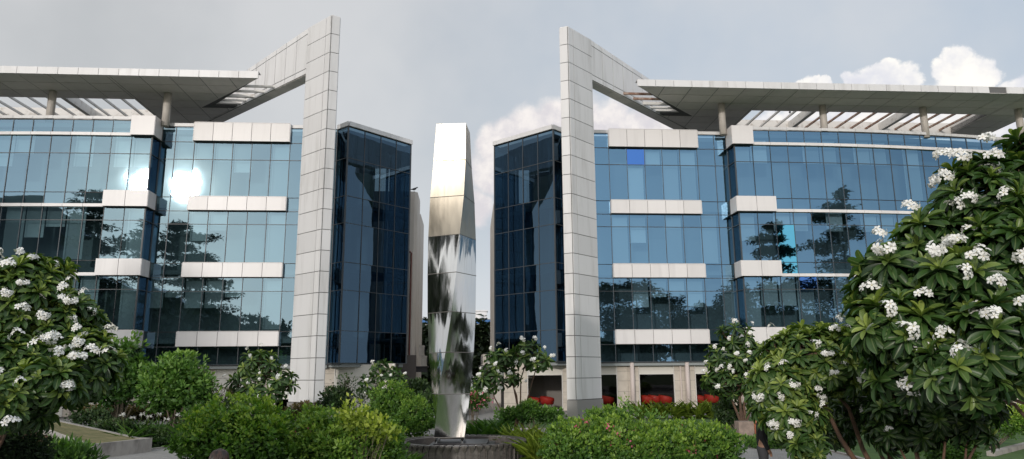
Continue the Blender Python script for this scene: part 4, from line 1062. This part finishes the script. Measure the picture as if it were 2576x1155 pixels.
bigtree('pointed tree mirrored beside the step of the right wing', [(1928,580,20,14,100),(1920,610,45,10,100),(1935,640,60,12,100),(1910,680,60,16,100),(1960,740,90,30,100),(1930,820,110,50,100)], .55, 11000, M_far, 1930, .4, R_, 76, True)
bigtree('rounded trees mirrored low in the right flat section', [(1530,740,50,26,100),(1600,735,60,26,100),(1665,765,50,26,100),(1560,800,90,40,100),(1650,820,80,40,100),(1740,815,60,40,100),(1790,790,50,30,100),(1845,760,40,40,100)], .55, 14000, M_far, 1600, .4, R_, 77, True)
def sidetree(x, y, h, w, seed):
    global rng; rng = np.random.default_rng(seed)
    root = empty('dense_tree', (x,y,0)); tag(root, 'broad dark tree standing outside the frame beside the garden, mirrored in the sculpture', 'tree', 'trees beside the garden')
    n = 5000; d = unit(n); c = np.array([x,y,h*.58]); 
    p = c + d*np.array([w,w,h*.42])*(rng.random((n,1))**.35)*(1+.25*np.sin(d[:,:1]*7+seed)*np.cos(d[:,2:]*6))
    D_ = unit(n); scatter('crown', M_far, T_sm[0], T_sm[1], p, D_, unit(n)+np.array([0,0,.6]), .6+.5*rng.random(n), .5, np.clip(.6+rng.normal(size=n)*.2,0,1), T_sm[2], root, (x,y,0))
    o = MB(); o.tube([(0,0,0),(.1,0,h*.3),(0,.1,h*.7)], [.3,.24,.1], 9)
    for k in range(6): a = k*1.05; o.tube([(.1,0,h*.3),(w*.4*math.cos(a),w*.4*math.sin(a),h*.5),(w*.75*math.cos(a),w*.75*math.sin(a),h*.62)], [.14,.09,.03], 6, cap=False)
    o.build('trunk', M_greybark, root, smooth=True)
for i, (x, y, h, w) in enumerate(((-30,16,9,4.5),(-34,8,10,5),(-30,-2,9.5,4.5),(-34,-12,11,5),(-27,-21,10,5),(-18,-26,10,5),(-8,-30,9,4.5),(12,-30,9,4.5),(26,-20,10,5),(34,-8,9,5),(34,6,9,4.5),(32,18,8,4.5))):
    sidetree(x, y, h, w, 200+i)
# office building opposite, mirrored at the far left
def mirq(p):
    n = Vector((-math.sin(YAW), math.cos(YAW), 0)); o_ = Vector((OX,OY,0)); return p - n*(2*(p-o_).dot(n))
mb = MB()
for (u0,v0,u1,v1) in ((-420,470,20,488),(20,488,90,520),(90,520,160,540),(160,540,235,600),(235,640,330,700),(330,700,640,840)):
    a, b = mirq(at(u0,v0,112)), mirq(at(u1,v1,112)); c_, d_ = a+Vector((0,-8,0)), b+Vector((0,-8,0))
    mb.hexa([(a.x,a.y,0),(b.x,b.y,0),(d_.x,d_.y,0),(c_.x,c_.y,0),tuple(a),tuple(b),tuple(d_),tuple(c_)])
opp = mb.build('wall', mat('dark_facade', (.05,.055,.06), .7)); 
e_ = empty('office_building', (0,-30,0)); tag(e_, 'dark hulking block behind the viewer, mirrored at the far left', 'office building'); opp.parent = e_; opp.location = (0,30,0)
# ------------------------------------------------------------------ far white building with blue roof edge
fb = empty('distant_building', tuple(bw(0,64))[:2]+(0,), YAW); tag(fb, 'far white building with a blue roof edge seen through the passage', 'building')
foff = (0,64,0)
m = MB(); m.box(-9,9,64,72,0,7.9+EYE); m.build('wall', M_band, fb, foff)
m = MB(); m.box(-9.1,9.1,63.8,64.1,7.9+EYE-.62,7.9+EYE-.05); m.build('blue_roof_edge', mat('blue_paint', (.04,.16,.42), .5), fb, foff)
m = MB(); m.box(-9,9,63.7,64.3,7.9+EYE,7.9+EYE+.12); m.box(1.5,4,66,69,8+EYE,9.3+EYE); m.box(1.3,4.2,65.8,69.2,9.3+EYE,9.45+EYE); m.build('roof', M_clad, fb, foff)
m = MB(); m.tube([(2.9,65.8,8.0+EYE),(2.9,65.8,8.8+EYE)], .5, 12); m.build('roof_tank', M_clad, fb, foff)
# ------------------------------------------------------------------ sloped planter
M_dry = noisy(mat('dry_lawn', rough=.95), (.16,.16,.065), (.27,.23,.11), 2.5, 8, bump=.5, bscale=40)
F2 = Vector((-11.5,23.2,.42)); F1 = at(234,1121,21.2); F1.z = .42; BL = at(100,1046,26); BL2 = at(348,1100,24.4); FL = at(72,1064,21.6)
pl = empty('concrete_planter', (F1.x,F1.y,0)); tag(pl, 'low weathered concrete planter with sloping dry lawn at the lower left', 'planter')
F0 = Vector((F1.x-3.2, F1.y+.6, .42)); po = (F1.x,F1.y,0)
m = MB()
def wall_(a, b, t=.16, mb=None, z0=0.0):
    d = (b-a); d.z = 0; d.normalize(); n = Vector((-d.y,d.x,0))*t
    mb.hexa([(a.x,a.y,z0),(b.x,b.y,z0),(b.x+n.x,b.y+n.y,z0),(a.x+n.x,a.y+n.y,z0),tuple(a),tuple(b),(b.x+n.x,b.y+n.y,b.z),(a.x+n.x,a.y+n.y,a.z)])
wall_(F1, F2, mb=m); wall_(F2, BL2, mb=m); wall_(F0, F1, mb=m); wall_(BL2, BL, mb=m)
m.build('planter_wall', M_conc, pl, po)
m = MB()
dz_ = Vector((0,0,-.03)); S1 = F1.lerp(F2,.04)+Vector((0,.1,0))
m.add([S1+dz_, F2+dz_+Vector((-.1,.08,0)), BL2+dz_, BL+dz_, FL+dz_], [(0,1,2),(0,2,3),(0,3,4)]); m.build('dry_lawn', M_dry, pl, po)
m = MB(); a0, a1 = at(222,1118,21.3), at(72,1064,21.6); b0, b1 = at(196,1122,21.2), at(60,1070,21.5)
m.hexa([tuple(b0-Vector((0,0,.1))),tuple(a0-Vector((0,0,.1))),tuple(a1-Vector((0,0,.1))),tuple(b1-Vector((0,0,.1))),tuple(b0+Vector((0,0,.03))),tuple(a0+Vector((0,0,.03))),tuple(a1+Vector((0,0,.03))),tuple(b1+Vector((0,0,.03)))])
m.build('concrete_strip', M_conc, pl, po)
m = MB(); m.add([F0+Vector((-.6,-.2,-.03)), F1+dz_, b0+Vector((0,0,-.04)), b1+Vector((0,0,-.04)), b1+Vector((-2.5,-.5,-.2))], [(0,1,2),(0,2,3),(0,3,4)]); m.build('soil_bed', M_soil, pl, po)
# ------------------------------------------------------------------ tub chairs
M_red = mat('red_fabric', (.62,.035,.02), .6); bsdf(M_red).inputs['Coat Weight'].default_value = .1
M_chrome = mat('chrome_leg', (.6,.6,.6), .2, 1)
def tub_chair():
    r_ = empty('tub_chair', (0,0,0))
    o = MB(); n = 28; prof_ = [(.20,.30),(.33,.34),(.37,.50),(.37,.66),(.35,.70),(.31,.68),(.30,.50),(.28,.44)]
    vs = []
    for (rr, z) in prof_:
        for k in range(n):
            a = math.pi*(-.28) + 2*math.pi*.78*k/(n-1) ; h = z if z < .45 else .45+(z-.45)*(.55+.45*math.sin(math.pi*k/(n-1)))
            vs.append((rr*math.cos(a), rr*math.sin(a), h))
    o.add(vs, [(i*n+k,i*n+k+1,(i+1)*n+k+1,(i+1)*n+k) for i in range(len(prof_)-1) for k in range(n-1)])
    o.build('backrest', M_red, r_, smooth=True)
    o = MB(); 
    vs = []; pr = [(0,.30),(.26,.30),(.30,.34),(.30,.42),(.26,.46),(0,.47)]
    for rr, z in pr:
        for k in range(24): a = 2*math.pi*k/24; vs.append((rr*math.cos(a), rr*math.sin(a), z))
    o.add(vs, [(i*24+k,i*24+(k+1)%24,(i+1)*24+(k+1)%24,(i+1)*24+k) for i in range(5) for k in range(24)]); o.build('seat', M_red, r_, smooth=True)
    for sx, sy in ((1,1),(1,-1),(-1,1),(-1,-1)):
        o = MB(); o.tube([(sx*.14,sy*.14,.31),(sx*.24,sy*.24,0)], .014, 6); o.build('leg', M_chrome, r_)
    return r_
proto = None
chl = [((5.05,1.25),'red tub chair behind the window left of the right pillar, nearer the left frame'),((5.85,1.15),'red tub chair in the middle of the window left of the right pillar'),((9.5,1.2),'single red tub chair at the edge of the window just right of the right pillar'),
  ((11.95,1.15),'leftmost red tub chair of the three behind the middle window'),((12.55,1.5),'middle red tub chair of the three behind the middle window'),((13.1,1.1),'rightmost red tub chair of the three behind the middle window'),
  ((15.2,1.3),'left red tub chair behind the window near the tall frangipani'),((15.95,1.1),'right red tub chair behind the window near the tall frangipani')]
for i, ((p, q), lab) in enumerate(chl):
    if proto is None: o = proto = tub_chair()
    else: o = copy_tree(proto)
    w_ = bw(p, q, .065); o.location = w_; o.rotation_euler.z = math.pi/2 + random.uniform(-.5,.5); o.scale = (1.22,1.22,1.28)
    tag(o, lab, 'chair', 'red tub chairs behind the ground floor windows')
# ------------------------------------------------------------------ air conditioners
M_ac = noisy(mat('ac_casing', rough=.5), (.55,.52,.48), (.45,.42,.38), 3)
def ac_unit():
    r_ = empty('air_conditioner', (0,0,0))
    m = MB(); m.box(-.16,.16,-.42,.42,0,.62); m.build('casing', M_ac, r_)
    m = MB()
    for k in range(3): 
        rr = .08+.08*k; m.tube([(.18 ,rr*math.cos(a),.31+rr*math.sin(a)) for a in np.linspace(0,6.283,17)], .008, 4, cap=False)
    for k in range(6): a = k*math.pi/6; m.tube([(.178,.25*math.cos(a),.31+.25*math.sin(a)),(.178,-.25*math.cos(a),.31-.25*math.sin(a))], .006, 4)
    m.build('fan_grille', M_mull, r_)
    m = MB(); m.tube([(.162,0,.31),(.17,0,.31)], .25, 20); m.build('fan_opening', M_dark, r_)
    return r_
acp = None
for (p, q, z, lab) in ((-2.0,8.9,2.86,'nearest boxy air conditioner on the shelf of the left rear wall'),(-2.05,9.8,2.86,'farther air conditioner on the shelf of the left rear wall'),(-2.2,9.3,3.6,'air conditioner mounted above the shelf of the left rear wall'),
     (2.25,5.9,2.86,'nearest air conditioner on the shelf of the right rear wall'),(2.2,6.9,2.86,'second air conditioner on the shelf of the right rear wall'),(2.2,7.9,2.86,'third air conditioner on the shelf of the right rear wall'),(2.2,8.9,2.86,'farthest air conditioner on the shelf of the right rear wall'),(1.55,.9,.55,'white air conditioner standing on the ground by the stone steps')):
    o = ac_unit() if acp is None else copy_tree(acp); acp = acp or o
    o.location = bw(p,q,z); o.rotation_euler.z = YAW + (0 if p < 0 else math.pi) + (.0 if q > 1 else math.pi/2+.0); o.scale = (1.15,1.0,1.15)
    tag(o, lab, 'air conditioner', 'air conditioners in the passage')
m = MB(); m.box(-.5,.5,-.3,.3,0,.55); o = m.build('stone_block', M_conc); o.location = bw(1.55,.9,0); o.rotation_euler.z = YAW; tag(o, 'stone block carrying the white air conditioner by the steps', 'stone block')
# ------------------------------------------------------------------ terracotta pot on stone block
b_ = gnd(1875, 25.5); m = MB(); m.box(-.32,.2,-.25,.25,0,.62); o = m.build('stone_block', noisy(mat('rough_stone', rough=.9), (.36,.28,.23), (.24,.19,.16), 4, 6)); o.location = b_; tag(o, 'rough pinkish stone block beside the terracotta pot', 'stone block')
r_ = empty('terracotta_pot', (b_.x+.36, b_.y-.1, 0)); tag(r_, 'slim orange terracotta pot leaning beside the stone block', 'pot')
o = MB(); pr = [(0,.0),(.12,.0),(.15,.05),(.10,.12),(.12,.4),(.14,.62),(.11,.72),(.13,.76),(.10,.76),(.08,.6)]; vs = []
for rr, z in pr:
    for k in range(20): a = 2*math.pi*k/20; vs.append((rr*math.cos(a), rr*math.sin(a), z))
o.add(vs, [(i*20+k,i*20+(k+1)%20,(i+1)*20+(k+1)%20,(i+1)*20+k) for i in range(len(pr)-1) for k in range(20)]); o.build('body', mat('terracotta', (.50,.19,.10), .7), r_, smooth=True)
# ------------------------------------------------------------------ birds
def bird(loc, rz, lab, sc=1):
    r_ = empty('perched_bird', tuple(loc), rz); tag(r_, lab, 'bird', 'birds perched on the roofs')
    o = MB(); ring_ = lambda x, z, r: [(x, r*math.cos(a), z+r*math.sin(a)) for a in np.linspace(0,2*math.pi,9)[:-1]]
    st = [(-.20,.10,.012),(-.10,.11,.03),(0,.13,.06),(.08,.16,.058),(.12,.20,.034),(.15,.225,.032),(.18,.22,.014),(.205,.212,.003)]
    vs = [v for x,z,r in st for v in ring_(x,z,r)]
    o.add(vs, [(i*8+k,i*8+(k+1)%8,(i+1)*8+(k+1)%8,(i+1)*8+k) for i in range(7) for k in range(8)]); 
    for sy in (-.02,.02): o.tube([(.0,sy,.09),(.01,sy,0)], .006, 5)
    o.build('body', mat('dark_feather', (.05,.05,.055), .7) if 'dark_feather' not in bpy.data.materials else bpy.data.materials['dark_feather'], r_, smooth=True); r_.scale = (sc,)*3
bird(bw(-2.9,8.05,13.03+EYE), .3, 'small dark bird on top of the left rear wall', 1.5)
bird(bw(22.9,2.0,ZC+.31), 1.2, 'dark bird on a canopy beam of the right block, lower of two', 1.3)
bird(bw(21.7,1.6,ZC+.31), 1.5, 'dark bird on a canopy beam of the right block, higher of two', 1.3)
# ------------------------------------------------------------------ people
def skin_body(name, m, nodes, edges, parent, sub=2):
    me = bpy.data.meshes.new(name); me.from_pydata([n[0] for n in nodes], edges, []); o = bpy.data.objects.new(name, me); COL.objects.link(o)
    md = o.modifiers.new('skin','SKIN'); sb = o.modifiers.new('sub','SUBSURF'); sb.levels = sb.render_levels = sub
    for i, n in enumerate(nodes): me.skin_vertices[0].data[i].radius = n[1] if hasattr(n[1],'__len__') else (n[1], n[1])
    me.skin_vertices[0].data[0].use_root = True
    dg = bpy.context.evaluated_depsgraph_get(); nm = bpy.data.meshes.new_from_object(o.evaluated_get(dg)); bpy.data.objects.remove(o)
    nm.polygons.foreach_set('use_smooth', [True]*len(nm.polygons)); nm.materials.clear(); nm.materials.append(m)
    o = bpy.data.objects.new(name, nm); COL.objects.link(o); o.parent = parent; return o
M_skin = mat('skin', (.42,.23,.15), .5)
def person(loc, rz, H, lab, top, legs, hair, longhair):
    r_ = empty('person', loc, rz); tag(r_, lab, 'person'); k = H/1.6
    nodes = [((0,0,.88),(.15,.11)),((0,0,1.05),(.125,.095)),((0,0,1.25),(.165,.105)),((0,0,1.33),(.10,.07)),((0,.0,1.39),(.05,.05)),((0,.01,1.45),(.075,.085)),((0,.0,1.53),(.078,.095)),((0,0,1.57),(.05,.06))]
    ed = [(0,1),(1,2),(2,3),(3,4),(4,5),(5,6),(6,7)]
    for s_ in (-1,1):
        b = len(nodes); nodes += [((s_*.17,0,1.29),(.055,.055)),((s_*.21,.02,1.03),(.042,.042)),((s_*.2,-.08,.82),(.03,.03)),((s_*.19,-.11,.75),(.036,.02)),((s_*.19,-.13,.68),(.02,.014))]
        ed += [(2,b),(b,b+1),(b+1,b+2),(b+2,b+3),(b+3,b+4)]
        b = len(nodes); nodes += [((s_*.09,0,.80),(.09,.09)),((s_*.10,-.01,.46),(.058,.06)),((s_*.10,.02,.10),(.038,.04)),((s_*.10,-.05,.035),(.04,.03)),((s_*.10,-.15,.03),(.035,.022))]
        ed += [(0,b),(b,b+1),(b+1,b+2),(b+2,b+3),(b+3,b+4)]
    nodes = [(tuple(c*k for c in n[0]), tuple(c*k for c in n[1])) for n in nodes]
    skin_body('body', M_skin, nodes, ed, r_)
    # clothes: slightly larger shells over the torso and legs
    t = [((0,0,.80),(.175,.13)),((0,0,1.05),(.145,.115)),((0,0,1.25),(.18,.12)),((0,0,1.345),(.08,.07))]; te = [(0,1),(1,2),(2,3)]
    for s_ in (-1,1): b = len(t); t += [((s_*.18,0,1.285),(.07,.07)),((s_*.215,.02,1.03),(.055,.055)),((s_*.203,-.08,.80),(.042,.042))]; te += [(2,b),(b,b+1),(b+1,b+2)]
    skin_body('shirt', top, [(tuple(c*k for c in n[0]), tuple(c*k for c in n[1])) for n in t], te, r_)
    t = [((0,0,.92),(.155,.12)),((0,0,.86),(.16,.125))]; te = [(0,1)]
    for s_ in (-1,1): b = len(t); t += [((s_*.09,0,.76),(.10,.10)),((s_*.10,-.01,.46),(.072,.075)),((s_*.10,.02,.08),(.055,.058))]; te += [(1,b),(b,b+1),(b+1,b+2)]
    skin_body('trousers', legs, [(tuple(c*k for c in n[0]), tuple(c*k for c in n[1])) for n in t], te, r_)
    # head details
    o = MB(); 
    for s_ in (-1,1): o.tube([(s_*.082*k,.0,1.47*k),(s_*.094*k,.01,1.50*k),(s_*.088*k,.012,1.53*k)], [.012*k,.018*k,.012*k], 8)
    o.build('ears', M_skin, r_, smooth=True)
    o = MB(); o.tube([(0,-.085*k,1.52*k),(0,-.112*k,1.485*k),(0,-.098*k,1.475*k)], [.008*k,.016*k,.012*k], 8); o.build('nose', M_skin, r_, smooth=True)
    o = MB(); o.tube([(-.024*k,-.093*k,1.45*k),(0,-.099*k,1.449*k),(.024*k,-.093*k,1.45*k)], .006*k, 6); o.build('mouth', mat('lips', (.35,.12,.10), .5) if 'lips' not in bpy.data.materials else bpy.data.materials['lips'], r_, smooth=True)
    for s_ in (-1,1):
        o = MB(); o.tube([(s_*.03*k,-.088*k,1.505*k),(s_*.03*k,-.098*k,1.505*k)], .010*k, 8); o.build('eye', M_dark, r_, smooth=True)
    # hair: strands over a cap
    rg = np.random.default_rng(5); o = MB()
    vs = []; n1, n2 = 14, 22
    for i in range(n1):
        th = math.pi*.58*i/(n1-1)
        for j in range(n2):
            a = 2*math.pi*j/n2; x, y = math.sin(th)*math.cos(a), math.sin(th)*math.sin(a); lim = 1.0 if y > -.25 else .72
            z = math.cos(th if lim == 1 else min(th, math.pi*.36)); vs.append((x*.096*k, (y*.112+.012)*k, (1.51+z*.105)*k))
    o.add(vs, [(i*n2+j,i*n2+(j+1)%n2,(i+1)*n2+(j+1)%n2,(i+1)*n2+j) for i in range(n1-1) for j in range(n2)])
    for i in range(900):
        a = rg.uniform(-.15*math.pi, 1.15*math.pi); rr = 1.0+rg.random()*.07; ln = (.34 if longhair else .08)*(.8+.3*rg.random())
        x, y = math.cos(a), math.sin(a); p0 = (x*.006*k, (y*.01+.01)*k, 1.625*k); p1 = (x*.062*rr*k,(y*.075*rr+.012)*k,1.598*k); p1b = (x*.088*rr*k,(y*.102*rr+.012)*k,1.566*k); p2 = (x*.099*rr*k,(y*.118*rr+.012)*k,1.51*k); p3 = (x*.10*rr*k,(y*.125*rr+.014)*k,(1.50-ln*.5)*k); p4 = (x*.085*rr*k,(y*.13*rr+.02)*k,(1.50-ln)*k)
        o.tube([p0,p1,p1b,p2,p3,p4], [.002*k,.003*k,.004*k,.004*k,.003*k,.001*k], 4, cap=False)
    o.build('hair', hair, r_, smooth=True, fix=False)
    return r_
M_hair = noisy(mat('brown_hair', rough=.38, spec=.6), (.06,.028,.018), (.015,.009,.007), 9, 3, stretch=(3,3,.5))
g0 = at(556,1126,8.2); person((g0.x, g0.y, 0), math.radians(155), g0.z-.03, 'person with brown hair seen from behind, only the head in frame', mat('cream_shirt', (.6,.55,.48), .8), mat('blue_jeans', (.06,.09,.16), .8), M_hair, True)
g0 = gnd(1913, 14.6); person((g0.x, g0.y, 0), math.radians(80), 1.6, 'person in black top and dark grey trousers standing behind the low frangipani', mat('black_shirt', (.012,.012,.014), .8), mat('dark_grey_trousers', (.05,.05,.056), .8), mat('black_hair', (.015,.012,.012), .45), False)
#@@END
